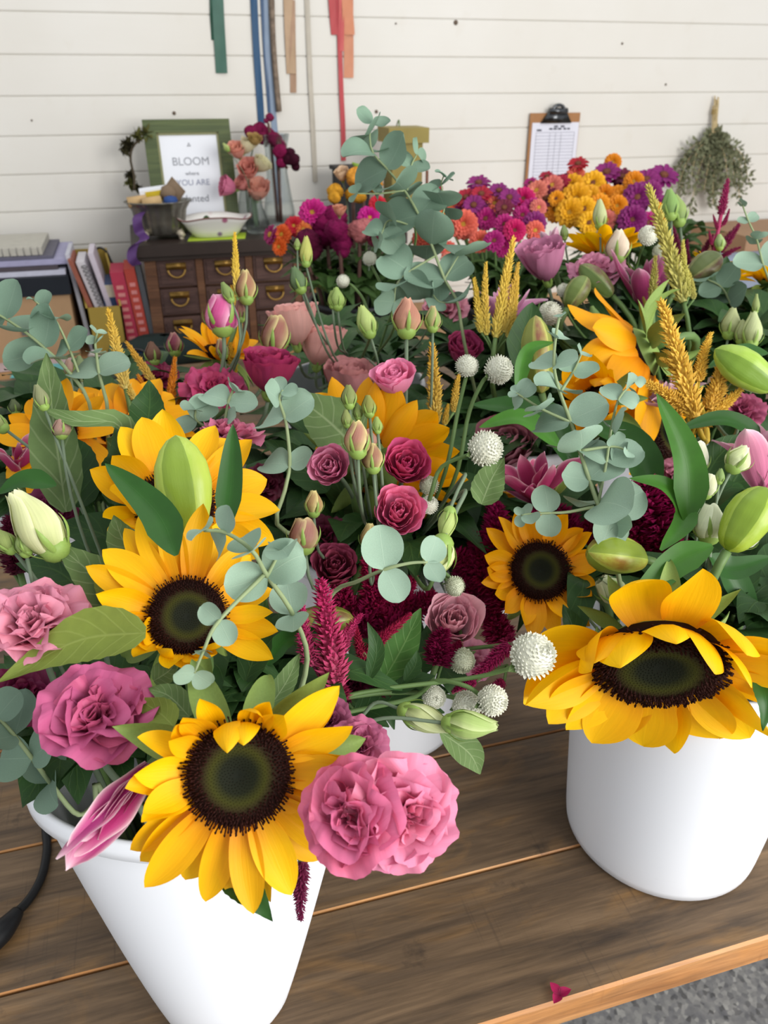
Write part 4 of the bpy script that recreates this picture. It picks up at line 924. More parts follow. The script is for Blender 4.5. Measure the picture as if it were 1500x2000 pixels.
# ---------------------------------------------------------------- on the wall
def ribbon(label, pts, wpx, hexc, off=.006, name='hanging_ribbon', end=None):
    b = MB(); q = curve([PY(x, y, WALLY-off) for x, y in pts], 24); wd = wpx*np.dot(q[-1]-CAM, FW)/FPX/2; rows = []
    for i, p in enumerate(q): rows.append([p+np.array([s_*wd, -.002*math.sin(s_*2+i*.3), 0]) for s_ in (-1, -.33, .33, 1)])
    b.grid(np.array(rows)); back = np.array(rows)[:, ::-1]+np.array([0, .0012, 0]); b.grid(back)
    return solo(put(name, b.mesh(name, [plain('ribbon_'+hexc[1:], hexc, .55, .3, 0, .1, 30)])), label, 'ribbon', 'ribbons hanging on the wall')
top = -70
ribbon('wide green ribbon hanging on the white wall, longer of the two greens', [(422, top), (427, 40), (433, 143)], 22, '#44685a')
ribbon('narrow dark green ribbon just behind the wide green one', [(413, top), (414, 20), (417, 78)], 8, '#1d4a38', .004)
ribbon('deep blue ribbon hanging behind the cockscomb', [(493, top), (500, 80), (511, 246)], 13, '#2e5274')
ribbon('slate blue edge ribbon between the deep blue and pale blue ones', [(508, top), (516, 80), (526, 220)], 6, '#4a5f7c', .004)
ribbon('pale blue grey ribbon hanging behind the tall vase', [(514, top), (522, 80), (533, 210), (543, 330), (546, 400)], 11, '#8797ac', .003)
b = MB(); b.tube(curve([PY(529, top, WALLY-.012), PY(534, 85, WALLY-.012), PY(545, 218, WALLY-.012)], 16), [.009, .0085, .0095], 8); o = solo(put('hanging_twig', b.mesh('hanging_twig', [plain('twig_bark', '#8b7a6a', .8, .2, 0, .5, 60)])), 'knobbly grey brown stick hanging beside the pale blue ribbon', 'stick')
ribbon('wide tan ribbon hanging beside the stick', [(561, top), (565, 60), (569, 144)], 18, '#b5987a')
ribbon('short darker tan ribbon end showing below the wide tan ribbon', [(570, 0), (572, 100), (573, 181)], 12, '#ab8a70', .004)
ribbon('thin beige ribbon hanging longest on the plain white wall', [(597, top), (604, 110), (608, 190), (611, 250), (616, 355)], 9, '#bdb5a6')
ribbon('wide red ribbon on the outer side of the red bunch', [(646, top), (651, 10), (656, 68)], 18, '#b84c4e')
ribbon('long thin red ribbon twisting down below the red bunch', [(660, top), (664, 90), (667, 180), (670, 250), (671, 314)], 9, '#bc4c50', .008)
ribbon('pinkish red ribbon in the middle of the red bunch', [(666, top), (667, 10), (666, 100)], 11, '#c9605e', .01)
ribbon('wide orange ribbon hanging beside the red bunch, longer of the oranges', [(680, top), (681, 50), (681, 152)], 19, '#d08e6e', .004)
ribbon('short orange ribbon over the wide orange one', [(677, top), (679, 20), (682, 68)], 22, '#cf8866', .009)
# clipboard
a0, a1, a2 = PY(1036, 221, WALLY-.012), PY(1133, 221, WALLY-.012), PY(1036, 392, WALLY-.012)
T = thing('clipboard', 'brown clipboard with a printed list hanging on the wall', 'clipboard', (a0+a1)/2); b = MB(); b.box((a0[0], a0[1]-.003, a2[2]), (a1[0], a0[1]+.003, a0[2])); wpart('board', b, T, [plain('hardboard', '#a5754a', .6, .3, 0, .1, 20)], False)
p0, p1 = PY(1040, 240, WALLY-.016), PY(1133, 240, WALLY-.016); b = MB(); b.box((p0[0], p0[1]-.001, a2[2]+.004), (a1[0]-.002, p0[1]+.001, p0[2])); pp = wpart('paper', b, T, [plain('list_paper', '#dcdce6', .7, .2, 0, .03)], False)
b = MB(); wdt = a1[0]-p0[0]
for i in range(23):
    z_ = p0[2]-.034-.0112*i; b.box((p0[0]+.016, p0[1]-.0018, z_), (a1[0]-.018, p0[1]-.0012, z_+.0016))
for f in (.09, .38, .5, .62, .9): x = p0[0]+wdt*f; b.box((x, p0[1]-.0018, p0[2]-.29), (x+.0014, p0[1]-.0012, p0[2]-.034))
put('ruled_lines', b.mesh('ruled_lines', [plain('line_grey', '#a2a2ae', .7)], T.location, False), pp)
b = MB(); rr_ = random.Random(4)
for f0, f1, dz in ((.1, .2, .022), (.36, .43, .018), (.45, .52, .018), (.54, .62, .018), (.66, .72, .018), (.74, .8, .018), (.46, .54, .010), (.6, .68, .010)): b.box((p0[0]+wdt*f0, p0[1]-.0018, p0[2]-dz-.006), (p0[0]+wdt*f1, p0[1]-.0012, p0[2]-dz))
put('heading_marks', b.mesh('heading_marks', [plain('heading_ink', '#4c4c58', .7)], T.location, False), pp)
cc = PY(1086, 238, WALLY-.02); M_chr = plain('dark_chrome', '#5c5e60', .22, .5, .95, .3, 40); b = MB()
b.raw([cc+np.array(v) for v in ((-.062, -.004, -.004), (.062, -.004, -.004), (.062, .006, -.004), (-.062, .006, -.004), (-.03, -.014, .04), (.03, -.014, .04), (.03, .006, .04), (-.03, .006, .04))], [(0, 3, 2, 1), (4, 5, 6, 7), (0, 1, 5, 4), (1, 2, 6, 5), (2, 3, 7, 6), (3, 0, 4, 7)])
b.tube([cc+np.array([-.035, -.01, .036]), cc+np.array([.035, -.01, .036])], .011, 10); b.tube([cc+np.array([.022*math.cos(a), -.012, .040+.016*math.sin(a)]) for a in np.linspace(0, PI, 12)], .006, 8); cl = wpart('clip', b, T, [M_chr])
# hanging dried bunch
hb = PY(1398, 198, WALLY-.02); T = thing('dried_bunch', 'bunch of dried grey green leaves hanging upside down on the wall', 'dried flowers', hb); b = MB(); b2 = MB(); rr_ = random.Random(12)
for i in range(16):
    dx = rr_.uniform(-1, 1); p0 = hb+np.array([dx*.007, rr_.uniform(-.008, .006), rr_.uniform(-.02, .02)]); p1 = hb+np.array([dx*.024+.010, -.015, -.12]); L = rr_.uniform(.3, .43)*(1-.25*abs(dx)); p2 = hb+np.array([dx*.19+rr_.uniform(-.02, .02)+.012, -.03+rr_.uniform(-.04, .02), -L])
    cv = curve([p0, p1, (p1+p2)/2+np.array([dx*.03, 0, .02]), p2], 26); b.tube(cv, [.0028, .0012], 5)
    for p in cv[8:]:
        for _ in range(6):
            dd = unit(np.array([rr_.gauss(0, 1), min(.2, rr_.gauss(0, .7)), rr_.gauss(-.2, 1)])); l = rr_.uniform(.012, .024); q = p+dd*rr_.uniform(0, .022)
            b2.grid(blade([q, q+dd*l*.5, q+dd*l], l*.32, unit(np.array([rr_.gauss(0, 1), -1, rr_.gauss(0, 1)])), 'ovate', .3, ns=4, nu=3))
wpart('stems', b, T, [plain('straw', '#cdb88c', .8, .2, 0, .3, 60)]); wpart('leaves', b2, T, [leafm('#7c8060', '#9a9c7c', .8, .1, 0)])
b = MB(); b.tube([hb+np.array([.010*math.cos(a), .009*math.sin(a)-.002, -.045+.0007*a]) for a in np.linspace(0, 8*PI, 60)], .0018, 5); wpart('tie', b, T, [plain('twine', '#a8905c', .8)])

# cable on the plank table
b = MB(); zt = .0045; pts = [PZ(96, 1600, zt), PZ(92, 1660, zt), PZ(82, 1710, zt), PZ(58, 1755, zt), PZ(30, 1785, .008)]
T = thing('adapter_cable', 'black power cable with a thick plug on the planks beside the nearest bucket', 'cable', pts[2]); M_cab = plain('cable_rubber', '#17181a', .45)
b.tube(curve([RH(-.36, .60, zt), RH(-.30, .56, zt)]+pts, 34), .0042, 8); wpart('cord', b, T, [M_cab])
q = [PZ(34, 1781, .009), PZ(20, 1800, .011), PZ(0, 1822, .012), PZ(-40, 1860, .012)]; b = MB(); b.tube(curve(q, 12), [.006, .0085, .011, .011], 12); wpart('plug', b, T, [M_cab])
b = MB(); q = PZ(1092, 1943, .002)
for i in range(3):
    a = i*1.9; dd = np.array([math.cos(a), math.sin(a), .25]); b.grid(blade([q, q+dd*.006, q+dd*.011], .0042, ZU, 'ovate', .5, ns=7, nu=5))
solo(put('fallen_petal', b.mesh('fallen_petal', [petal('#8c1246', '#b21a58')])), 'small fallen magenta petal on the plank near the table edge', 'petal')
# ---------------------------------------------------------------- flowers (pixel of the head, distance from the lens, facing)
A, B_, C_, D, E, F_, G, H_, I_ = (BUCK[k] for k in 'ABCDEFGHI'); K_ = BUCK['K']
def sty1(a, k, R):                                             # nearest sunflower
    if 48 < a < 150: return (R.uniform(35, 62), R.uniform(.62, .85), R.choice((1, 2, 6, 1)))
    if 150 <= a < 205: return (R.uniform(18, 45), R.uniform(.7, .95), R.choice((1, 6, 3)))
    if a <= 48 or a > 330: return (R.uniform(0, 18), R.uniform(.9, 1.1), R.choice((4, 3, 0, 1)))
    return (R.uniform(-16, 2), R.uniform(1.0, 1.2), R.choice((0, 4, 4, 3)))
sunflower('sunflower nearest the camera, hanging over the front bucket rim, petals curled over its top', 466, 1512, .385, (-.05, -.22, .95), 0.0240, .040, A, 34, sty1, 3,
    [([(340, 1420, .40), (310, 1392, .41), (262, 1362, .42)], 62, .41, M_olive), ([(370, 1400, .41), (330, 1360, .42), (290, 1345, .42)], 55, .42, M_soft), ([(520, 1390, .43), (560, 1330, .44), (585, 1275, .45)], 45, .44, M_soft), ([(430, 1690, .40), (485, 1738, .39), (533, 1800, .385)], 62, .4, M_strapd)], wid=1.05, sl=1.3)
def sty2(a, k, R):
    if 195 < a < 330: return (R.uniform(35, 70), R.uniform(.5, .72), R.choice((1, 2, 3, 6)))
    if 160 < a <= 195: return (R.uniform(10, 30), R.uniform(.75, .95), R.choice((1, 4)))
    if a <= 60 or a >= 330: return (R.uniform(0, 14), R.uniform(.72, .92), R.choice((4, 0, 1)))
    return (R.uniform(0, 14), R.uniform(1.0, 1.15), R.choice((4, 1, 0)))
sunflower('sunflower with a eucalyptus tip dangling across its dark face', 366, 1205, .465, (.06, .12, .95), .0215, .043, A, 26, sty2, 8,
    [([(285, 1235), (150, 1252), (0, 1332, .42)], 105, .43, M_olive), ([(262, 1205), (190, 1130), (108, 1062)], 92, .475, M_soft), ([(300, 1110), (245, 1062), (222, 1006)], 78, .49, M_soft), ([(480, 1330), (507, 1240), (515, 1150)], 62, .49, M_dark), ([(255, 1190), (215, 1150), (180, 1100)], 60, .47, M_olive), ([(300, 1330), (330, 1310), (345, 1290)], 50, .46, M_soft)])
def sty3(a, k, R):
    if 130 < a < 240: return (R.uniform(20, 50), R.uniform(.7, .95), R.choice((1, 3, 6)))
    return (R.uniform(2, 18), R.uniform(.95, 1.12), R.choice((4, 1, 0)))
sunflower('sunflower half hidden behind the tall green lily bud', 343, 990, .545, (.02, .38, .88), .025, .046, A, 20, sty3, 14,
    [([(130, 1000), (105, 830), (92, 690)], 92, .57, M_soft), ([(215, 960), (243, 890), (228, 828, .57), (150, 822, .55), (78, 796, .55)], 62, .58, M_soft), ([(220, 985), (245, 900), (225, 835)], 80, .56, M_dark), ([(285, 850), (292, 790), (291, 742)], 68, .63, M_dark), ([(160, 990), (150, 900), (135, 850)], 90, .6, M_dark), ([(270, 1090), (190, 1040), (95, 1025)], 84, .58, M_dark), ([(240, 1120), (170, 1090), (80, 1085)], 84, .57, M_dark), ([(170, 1165), (110, 1115), (30, 1100)], 84, .56, M_dark)], wid=1.35)
sunflower('sunflower seen as a low arc of orange petals behind the folded leaf', 235, 842, .78, (.02, .72, .45), .024, .060, D, 18, lambda a, k, R: (R.uniform(18, 34), R.uniform(.9, 1.1), R.choice((0, 4))), 21, mat=M_suno, wid=1.5)
sunflower('sunflower peeking past the far side of the folded leaf, above the striped lily', 112, 852, .70, (-.45, .45, .7), .018, .042, D, 16, None, 23, mat=M_suno, wid=1.3)
sunflower('sunflower turned away behind the clustered brown lisianthus buds', 735, 905, .71, (.42, .36, -.5), .027, .058, C_, 24, lambda a, k, R: (R.uniform(10, 30), R.uniform(.9, 1.12), R.choice((0, 4, 1, 3))), 31,
    [([(700, 880, .66), (640, 822, .65), (568, 768, .65)], 120, .65, M_soft), ([(640, 960), (575, 900), (515, 860)], 70, .7, M_dark), ([(940, 985), (960, 935), (985, 893)], 62, .6, M_soft)], mat=M_suno, wid=1.2)
sunflower('small sunflower behind the brown bud and upright bright pink bud', 432, 690, .92, (.1, .75, .3), .018, .042, D, 15, lambda a, k, R: (R.uniform(25, 50), R.uniform(.8, 1.05), R.choice((0, 1, 2))), 37, mat=M_suno)
def sty6(a, k, R):
    if 30 < a < 150:
        e = (-40, 38, 5, 52, -15, 30)[int(a/17) % 6]; return (e+R.uniform(-6, 6), .75 if e > 20 else .85, 6 if e > 20 else R.choice((3, 2)))
    if 150 <= a < 205: return (R.uniform(5, 30), R.uniform(.95, 1.15), R.choice((3, 1, 6)))
    if a <= 30 or a > 335: return (R.uniform(0, 25), R.uniform(1.0, 1.2), R.choice((4, 3, 1)))
    return (R.uniform(10, 34), R.uniform(.95, 1.1), R.choice((4, 0, 3)))
sunflower('widest sunflower, drooping over the rim of the bucket by the table edge', 1288, 1295, .565, (.08, -.82, .55), .043, .062, B_, 24, sty6, 44,
    [([(1110, 1330), (1120, 1240), (1100, 1180)], 60, .62, M_dark), ([(1480, 1320, .56), (1496, 1370, .55), (1490, 1428, .55)], 42, .56, M_strapd), ([(1290, 1240), (1240, 1160), (1170, 1130)], 70, .63, M_dark), ([(1180, 1330), (1130, 1290), (1100, 1220)], 70, .6, M_dark)], sl=.75, wid=1.8)
sunflower('shaded sunflower beside the dark magenta celosia, its dark face turned up', 1055, 1115, .66, (.22, .15, .92), .0235, .036, B_, 22, lambda a, k, R: (R.uniform(5, 26), R.uniform(.85, 1.1), R.choice((4, 1, 3, 6))), 52, mat=M_suno, wid=1.2)
def sty8(a, k, R): return (R.uniform(10, 42), R.uniform(.85, 1.12), R.choice((3, 4, 6, 1)))
sunflower('sideways sunflower with long twisted petals flaring up, beside the gold celosia', 1252, 690, .86, (-.90, -.38, -.10), .029, .074, E, 15, sty8, 61, mat=M_suno, wid=1.5)
sunflower('sunflower behind the upright eucalyptus sprig, its petals folded inwards', 1172, 785, .80, (-.3, .2, .7), .018, .042, E, 16, lambda a, k, R: (R.uniform(35, 75), R.uniform(.85, 1.1), R.choice((1, 6, 2))), 67, mat=M_suno, wid=1.4)
sunflower('sunflower deep in shade behind the long lily leaf and the sprig', 1300, 850, .90, (.72, .2, .4), .034, .045, E, 18, None, 71, mat=M_suno, wid=1.3)
sunflower('sunflower with green sepals showing, behind the cream bud', 1182, 492, 1.06, (.0, .93, -.16), .021, .046, E, 20, lambda a, k, R: (R.uniform(28, 44), R.uniform(.85, 1.05), R.choice((0, 4))), 77, wid=1.2)
sunflower('small sunflower beneath the crimson spikes near the cardboard carton', 1405, 535, 1.08, (.45, .85, -.1), .017, .038, E, 17, lambda a, k, R: (R.uniform(28, 44), R.uniform(.85, 1.05), R.choice((0, 4))), 83)
sunflower('sunflower just behind the round eucalyptus leaf at the photo edge', 1503, 545, 1.08, (.2, .9, 0), .017, .04, E, 17, lambda a, k, R: (R.uniform(28, 44), R.uniform(.85, 1.05), R.choice((0, 4))), 89)
sunflower('sunflower low behind the white globe flowers, almost in shadow', 915, 985, .82, (.1, .6, .6), .02, .045, C_, 18, None, 93, mat=M_suno)

PK, PKB = '#e87aa0', '#d85c88'
LI = lisianthus
LI('largest ruffled pink lisianthus, the half next to the nearest sunflower', 692, 1590, .372, (-.35, .12, .9), 118, PKB, PK, A, 'ruffle', 1)
LI('largest ruffled pink lisianthus, the half overhanging the bare planks', 778, 1592, .378, (.35, -.2, .9), 122, PKB, '#f294b4', A, 'ruffle', 2)
LI('dusky pink lisianthus between the sunflower leaf and the drooping pink lily', 195, 1402, .41, (.05, .45, .85), 118, '#b84878', '#d0648e', A, 'ruffle', 3, transl=.2)
LI('pale pink lisianthus cut by the photo edge, above the long olive leaf', 72, 1222, .445, (-.15, .62, .75), 108, '#d8688c', '#ee9cb2', A, 'ruffle', 4)
LI('small dusky lisianthus just above the sunflower petals by the magenta spikes', 640, 1405, .46, (.05, .2, .95), 52, '#8c4260', '#a85878', A, 'open', 5)
LI('dusky lisianthus tucked behind the largest ruffled pink bloom', 700, 1458, .44, (.1, .2, .95), 66, '#a04a6c', '#bc6486', A, 'open', 6)
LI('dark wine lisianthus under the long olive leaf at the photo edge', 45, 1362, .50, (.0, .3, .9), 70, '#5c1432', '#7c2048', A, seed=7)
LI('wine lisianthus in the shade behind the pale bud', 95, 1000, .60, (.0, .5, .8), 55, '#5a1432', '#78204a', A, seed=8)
LI('compact pink rose-like lisianthus beside the cluster of brown buds', 645, 912, .62, (-.25, .25, .9), 44, '#f080b4', '#ffaacb', C_, 'rose', 9)
LI('deep crimson pink ruffled lisianthus behind the cluster of brown buds', 793, 908, .645, (.1, .35, .9), 52, '#d8407c', '#ee6a9c', C_, 'rose', 10)
LI('rose pink lisianthus below the crimson pink one, pointed outer petals', 777, 1002, .605, (.1, .3, .9), 52, '#e4609a', '#fa8cb4', C_, 'rose', 11)
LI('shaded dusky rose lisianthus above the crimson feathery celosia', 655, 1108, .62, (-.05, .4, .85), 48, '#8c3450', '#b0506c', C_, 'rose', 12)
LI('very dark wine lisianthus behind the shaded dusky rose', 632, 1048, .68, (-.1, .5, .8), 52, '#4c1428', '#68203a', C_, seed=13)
LI('bright pink lisianthus bloom held high beside the gold celosia spike', 772, 742, .68, (-.15, .75, .55), 44, '#ec70a8', '#ffa4c8', C_, 'rose', 14)
LI('magenta lisianthus cup under the brown and cream bud', 527, 722, .82, (.05, .85, .25), 60, '#94204c', '#b83c68', D, 'rose', 15)
LI('broad magenta lisianthus behind the thin eucalyptus tips', 415, 760, .84, (-.1, .7, .65), 66, '#a82c58', '#c84c78', D, seed=16)
LI('magenta lisianthus behind the orange celosia', 300, 738, .95, (-.1, .7, .5), 48, '#7c2444', '#9c3458', D, seed=17)
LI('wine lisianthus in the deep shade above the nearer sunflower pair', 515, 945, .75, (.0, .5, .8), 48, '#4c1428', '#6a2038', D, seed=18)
LI('magenta lisianthus small beside the yellow feather clusters', 905, 684, .95, (.15, .6, .6), 40, '#a83060', '#c45080', K_, 'rose', 19)
LI('pale pink trumpet lisianthus behind the upright strap leaf', 452, 850, .62, (.1, .88, .22), 66, '#d898a4', '#d67c98', D, 'open', 20)
LI('salmon lisianthus cup next to the brown and cream bud', 577, 645, 1.0, (-.1, .95, .1), 52, '#e09c90', '#ffc4bc', F_, 'cup', 21, transl=.2)
LI('salmon lisianthus cup behind the slender green bud stems', 622, 684, 1.03, (.1, .95, .12), 52, '#d8948a', '#fabab4', F_, 'cup', 22, transl=.2)
LI('dusty salmon lisianthus in front of the white bucket rim', 685, 762, .97, (.0, .9, .3), 58, '#b87470', '#d49090', F_, 'cup', 23, transl=.2)
LI('dull pink lisianthus among the buds below the eucalyptus', 872, 605, 1.1, (.0, .7, .6), 48, '#b86a78', '#d08898', K_, seed=24)
LI('mauve pink lisianthus cup below the half-open lily buds', 1065, 520, 1.0, (-.15, .9, .3), 52, '#b86a8c', '#d188a8', E, 'cup', 25)
LI('mauve pink lisianthus beneath the cream bud', 1165, 530, 1.0, (.0, .82, .45), 60, '#c07494', '#dc94b0', E, seed=26)
LI('pale pink lisianthus at the photo edge beside the dark strap leaf', 1480, 1130, .70, (-.2, .4, .85), 84, '#c87488', '#dc98a8', B_, seed=27)
LI('dusty pink lisianthus in shade behind the white globes', 988, 872, .82, (-.1, .5, .75), 66, '#b46478', '#d08c9c', K_, 'rose', 28)
LI('blush pink lisianthus bud-like bloom beside the crimson celosia', 885, 1215, .62, (.1, .35, .9), 60, '#e8a0b0', '#f6bcc8', C_, 'rose', 29)
LI('pink lisianthus petals low over the white bucket side', 925, 1292, .655, (.3, .1, .9), 44, '#d880a0', '#e69cb8', C_, seed=30)
LI('dusky pink lisianthus behind the gold celosia at the photo edge', 1448, 802, .82, (.1, .6, .6), 46, '#9c3c64', '#b85a7c', E, seed=31)
LI('pink lisianthus low in the shade beside the pale buds', 1320, 935, .78, (.1, .5, .7), 50, '#b06078', '#cc8094', E, seed=32)
LI('pale pink lisianthus showing under the lily leaf on the far rim', 1395, 1200, .72, (.1, .6, .6), 46, '#c87c90', '#d898a8', B_, seed=33)

BR, BRT, CRM, GRN, PGR = '#8a5a44', '#b4806a', '#dcd08c', '#8ea452', '#b9cc7e'
bud('brown and yellow bud highest on the stem beside the gold spike', (482, 592), (478, 528), .85, 38, '#a8824c', '#a8785c', D, 'bud', CRM)
bud('bright pink half-open bud with a pale highlight beside the gold spike', (437, 652), (428, 578), .84, 62, '#b83878', '#da5a98', D, 'fat', '#f2b4cc')  # highlight is painted as a paler petal edge colour
bud('green closed bud standing just over the bright pink bud', (453, 590), (434, 552), .83, 22, GRN, '#8ca05c', D, 'bud')
bud('dusky bud pressed behind the bright pink bud', (471, 628), (466, 586), .86, 22, '#8a8a50', '#a07064', D, 'bud')
bud('large brown and cream striped bud in front of the salmon cups', (536, 692), (540, 618), .88, 52, '#8e4c44', '#a86e60', D, 'fat', '#e2d694')
bud('small plum bud in front of the dark green bag', (343, 694), (338, 650), .95, 32, '#6a3040', '#84384e', D, 'bud', '#b88a7c')
bud('dark brown bud by the plum bud', (302, 712), (294, 668), .96, 30, '#5a4038', '#75503f', D, 'bud')
bud('small brown bud in front of the yellow petals beneath the bright pink bud', (438, 700), (428, 662), .88, 24, '#80504a', '#a06c60', D, 'bud', CRM)
bud('tall brown peach bud standing above the bright pink bloom', (794, 657), (794, 583), .72, 52, '#b0a060', '#bc846c', C_, 'bud', '#d8a488')
bud('green bud with wispy sepals just beside the tall brown peach bud', (845, 647), (845, 598), .72, 30, GRN, '#96a860', C_, 'bud', '#c8a080')
bud('largest brown bud in the cluster at the centre', (699, 892), (697, 822), .58, 50, '#a0965a', '#b47c6c', C_, 'bud', CRM)
bud('brown bud behind the largest in the central cluster', (730, 922), (726, 866), .59, 40, '#98804c', '#a87860', C_, 'bud', CRM)
bud('dusky bud furthest back in the central cluster', (722, 880), (716, 838), .61, 34, '#a07860', '#b08070', C_, 'bud')
bud('grey green bud uppermost over the central cluster', (683, 797), (680, 752), .60, 30, GRN, '#8a9458', C_, 'bud')
bud('grey green bud with violet tipped sepals over the central cluster', (722, 814), (718, 772), .60, 28, GRN, '#96984e', C_, 'bud')
bud('small light green bud below the violet tipped one', (738, 846), (735, 814), .59, 20, GRN, '#9cb060', C_, 'bud')
bud('small green bud between the two grey green buds', (700, 820), (697, 788), .605, 18, GRN, '#98a860', C_, 'bud')
bud('small green bud under the uppermost grey green bud', (678, 835), (675, 800), .60, 20, GRN, '#98a060', C_, 'bud')
bud('brown pink bud standing clear beside the pale eucalyptus leaves', (596, 1078), (591, 1012), .57, 56, '#a48a58', '#b07c6c', C_, 'fat', '#d4c48c')
bud('small tan bud above the brown pink one', (613, 1008), (612, 958), .59, 34, '#9c9050', '#b08c60', C_, 'bud', CRM)
bud('olive brown bud above the crimson feathery celosia', (722, 1075), (722, 1022), .59, 36, '#98984c', '#b09460', C_, 'bud', CRM)
bud('dried looking bud in front of the folded grey green leaf', (121, 855), (118, 820), .55, 34, '#8a9060', '#b08c7c', A, 'fat')
bud('green bud on a grey stem at the edge beside the leaf tip', (88, 800), (70, 752), .55, 28, '#88905c', '#90946a', A, 'bud')
bud('pale yellow green furled bud pointing to the photo edge', (118, 1085), (24, 962), .475, 82, '#b8c878', '#dde2a4', A, 'bud', '#eef0c0', d2=.465, calmat=M_calyx)
bud('small round green bud below the pale furled bud', (52, 1086), (42, 1036), .47, 34, GRN, '#9cb268', A, 'bud')
bud('green bud cut by the photo edge beneath the pale furled bud', (28, 1078), (-8, 1036), .475, 36, GRN, '#a4b468', A, 'bud')
bud('greenish cream bud cut by the photo edge near the striped lily', (12, 840), (-25, 815), .62, 34, GRN, '#b8c07c', A, 'bud')
bud('small dark green bud by the white bucket and the photo edge', (32, 810), (25, 780), .8, 22, '#5c6a44', '#66744c', D, 'bud')
bud('pale green twisted bud drooping over the eucalyptus spray', (868, 1050), (842, 1128), .56, 62, '#b4c66c', '#d3dc92', C_, 'bud', '#e4eab4', via=[(905, 960, .60), (890, 1000, .575)])
bud('light green bud with a frilled tip on the arching stem', (880, 992), (866, 1058), .565, 34, '#a8bc64', '#bccf7c', C_, 'bud', via=[(905, 930, .60), (893, 960, .58)])
bud('long pale green bud resting over the bucket rim, farther of the pair', (782, 1385), (885, 1425), .545, 50, '#9aae64', '#cfd898', A, 'bud', '#dfe6b4', via=[(690, 1410, .55), (735, 1372, .55)], d2=.535)
bud('long green pointed bud over the planks, nearer of the pair', (868, 1412), (972, 1418), .53, 52, '#90aa54', '#b4cc78', A, 'bud', '#d4e0a0', via=[(690, 1420, .54), (760, 1402, .535)], d2=.52)
bud('tallest yellow green bud standing before the dark mixed bouquet', (598, 520), (598, 462), .92, 24, '#b4b85c', '#cfd474', F_, 'bud', via=[(650, 690), (625, 620)])
bud('tiny green bud beside the tallest yellow green bud', (581, 488), (580, 466), .92, 13, GRN, '#9cb068', F_, 'bud', via=[(640, 690), (605, 600), (584, 540)])
bud('green pod-like bud on the stem before the drawer chest', (590, 572), (573, 522), .92, 30, '#6a8258', '#718c60', F_, 'bud')
bud('slim green bud of the twin buds before the black bucket', (650, 602), (648, 568), .86, 18, GRN, '#94ac5c', F_, 'bud')
bud('fuller green bud of the twin buds before the black bucket', (660, 605), (656, 562), .86, 28, GRN, '#a0b868', F_, 'bud')
bud('pale green tubular bud in front of the black bucket', (724, 658), (705, 598), .84, 36, '#a4b864', '#bccc7c', F_, 'bud')
bud('yellowish small bud behind the eucalyptus above the green bud', (848, 592), (852, 562), 1.0, 18, '#c0b468', '#d0c680', F_, 'bud')
bud('pale green pointed bud in front of the orange zinnias', (1172, 447), (1171, 390), 1.02, 26, '#a8b870', '#c8cf98', E, 'bud', via=[(1172, 540), (1173, 490)])
bud('cream closed bud above the mauve pink lisianthus', (1204, 514), (1209, 450), 1.0, 44, '#d8c8a0', '#f0dcc0', E, 'bud', '#f4ead0')
bud('green bud of the tall pair beside the green gold spike, nearer of the two', (1311, 428), (1307, 370), 1.0, 32, '#7c9858', '#8cac60', E, 'bud')
bud('green bud of the tall pair beside the green gold spike, farther of the two', (1328, 440), (1318, 382), 1.01, 34, '#7c9858', '#9cb468', E, 'bud')
bud('small green bud beside the crimson spikes near the carton', (1406, 488), (1405, 458), 1.05, 20, '#8ca064', '#a4b878', E, 'bud')
bud('greenish white rosebud lowest of the pale buds by the curved leaf', (1386, 1058), (1383, 984), .60, 58, '#c0cc94', '#dfe4bc', B_, 'fat', '#ecf0d0')
bud('creamy white bud behind the bright green lily bud', (1428, 1062), (1492, 1018), .64, 52, '#c8d09c', '#e6e8cc', B_, 'bud', '#f0f2dc')
bud('greenish white bud half hidden by the tall strap leaf', (1376, 972), (1386, 926), .62, 36, '#c0c898', '#dde0b4', B_, 'fat', '#eaeccc')
bud('frilled cream bud behind the tall strap leaf', (1355, 930), (1362, 862), .64, 48, '#ccd0a4', '#e8e8c8', B_, 'fat', '#f2f0da')
bud('cream green bud with curling sepals before the pink lily', (1428, 920), (1456, 872), .62, 46, '#b8c880', '#dce4a8', B_, 'bud', '#ecf0c4')
bud('small green bud beside the curling-sepal bud', (1404, 945), (1408, 915), .62, 18, GRN, '#94ac68', B_, 'bud')
bud('pale green bud first of the trio beside the broad dark leaf', (1422, 660), (1432, 602), .88, 34, '#a0ac68', '#bcc48c', E, 'bud')
bud('pale green bud last of the trio above the pointed green lily bud', (1466, 678), (1472, 610), .86, 36, '#a0ac68', '#c2ca94', E, 'bud')
bud('pale green bud squeezed in the middle of the trio', (1446, 672), (1450, 625), .87, 24, '#a0ac68', '#b8c288', E, 'bud')
bud('slim green bud rising behind the pale trio', (1475, 612), (1478, 574), .9, 14, '#90a460', '#a4b470', E, 'slim')
bud('pale green rosebud beneath the plump lily bud', (1214, 1170), (1172, 1132), .635, 52, '#b0bc80', '#d0d8a8', B_, 'fat', '#e0e6c0')
bud('small green pointed bud over the shaded leaves', (1168, 638), (1155, 598), .95, 22, '#7c9a58', '#8cac64', E, 'bud')
bud('small green bud by the half-open pink lily at the back', (1103, 468), (1101, 440), 1.05, 15, GRN, '#94a868', E, 'bud')
bud('little brown bud above the sunflower arc beside the round eucalyptus pair', (138, 735), (133, 702), .8, 22, '#8c9060', '#b0907c', D, 'bud')
bud('little green bud next to the little brown bud', (158, 730), (154, 695), .8, 22, '#74845c', '#7c8c60', D, 'bud')

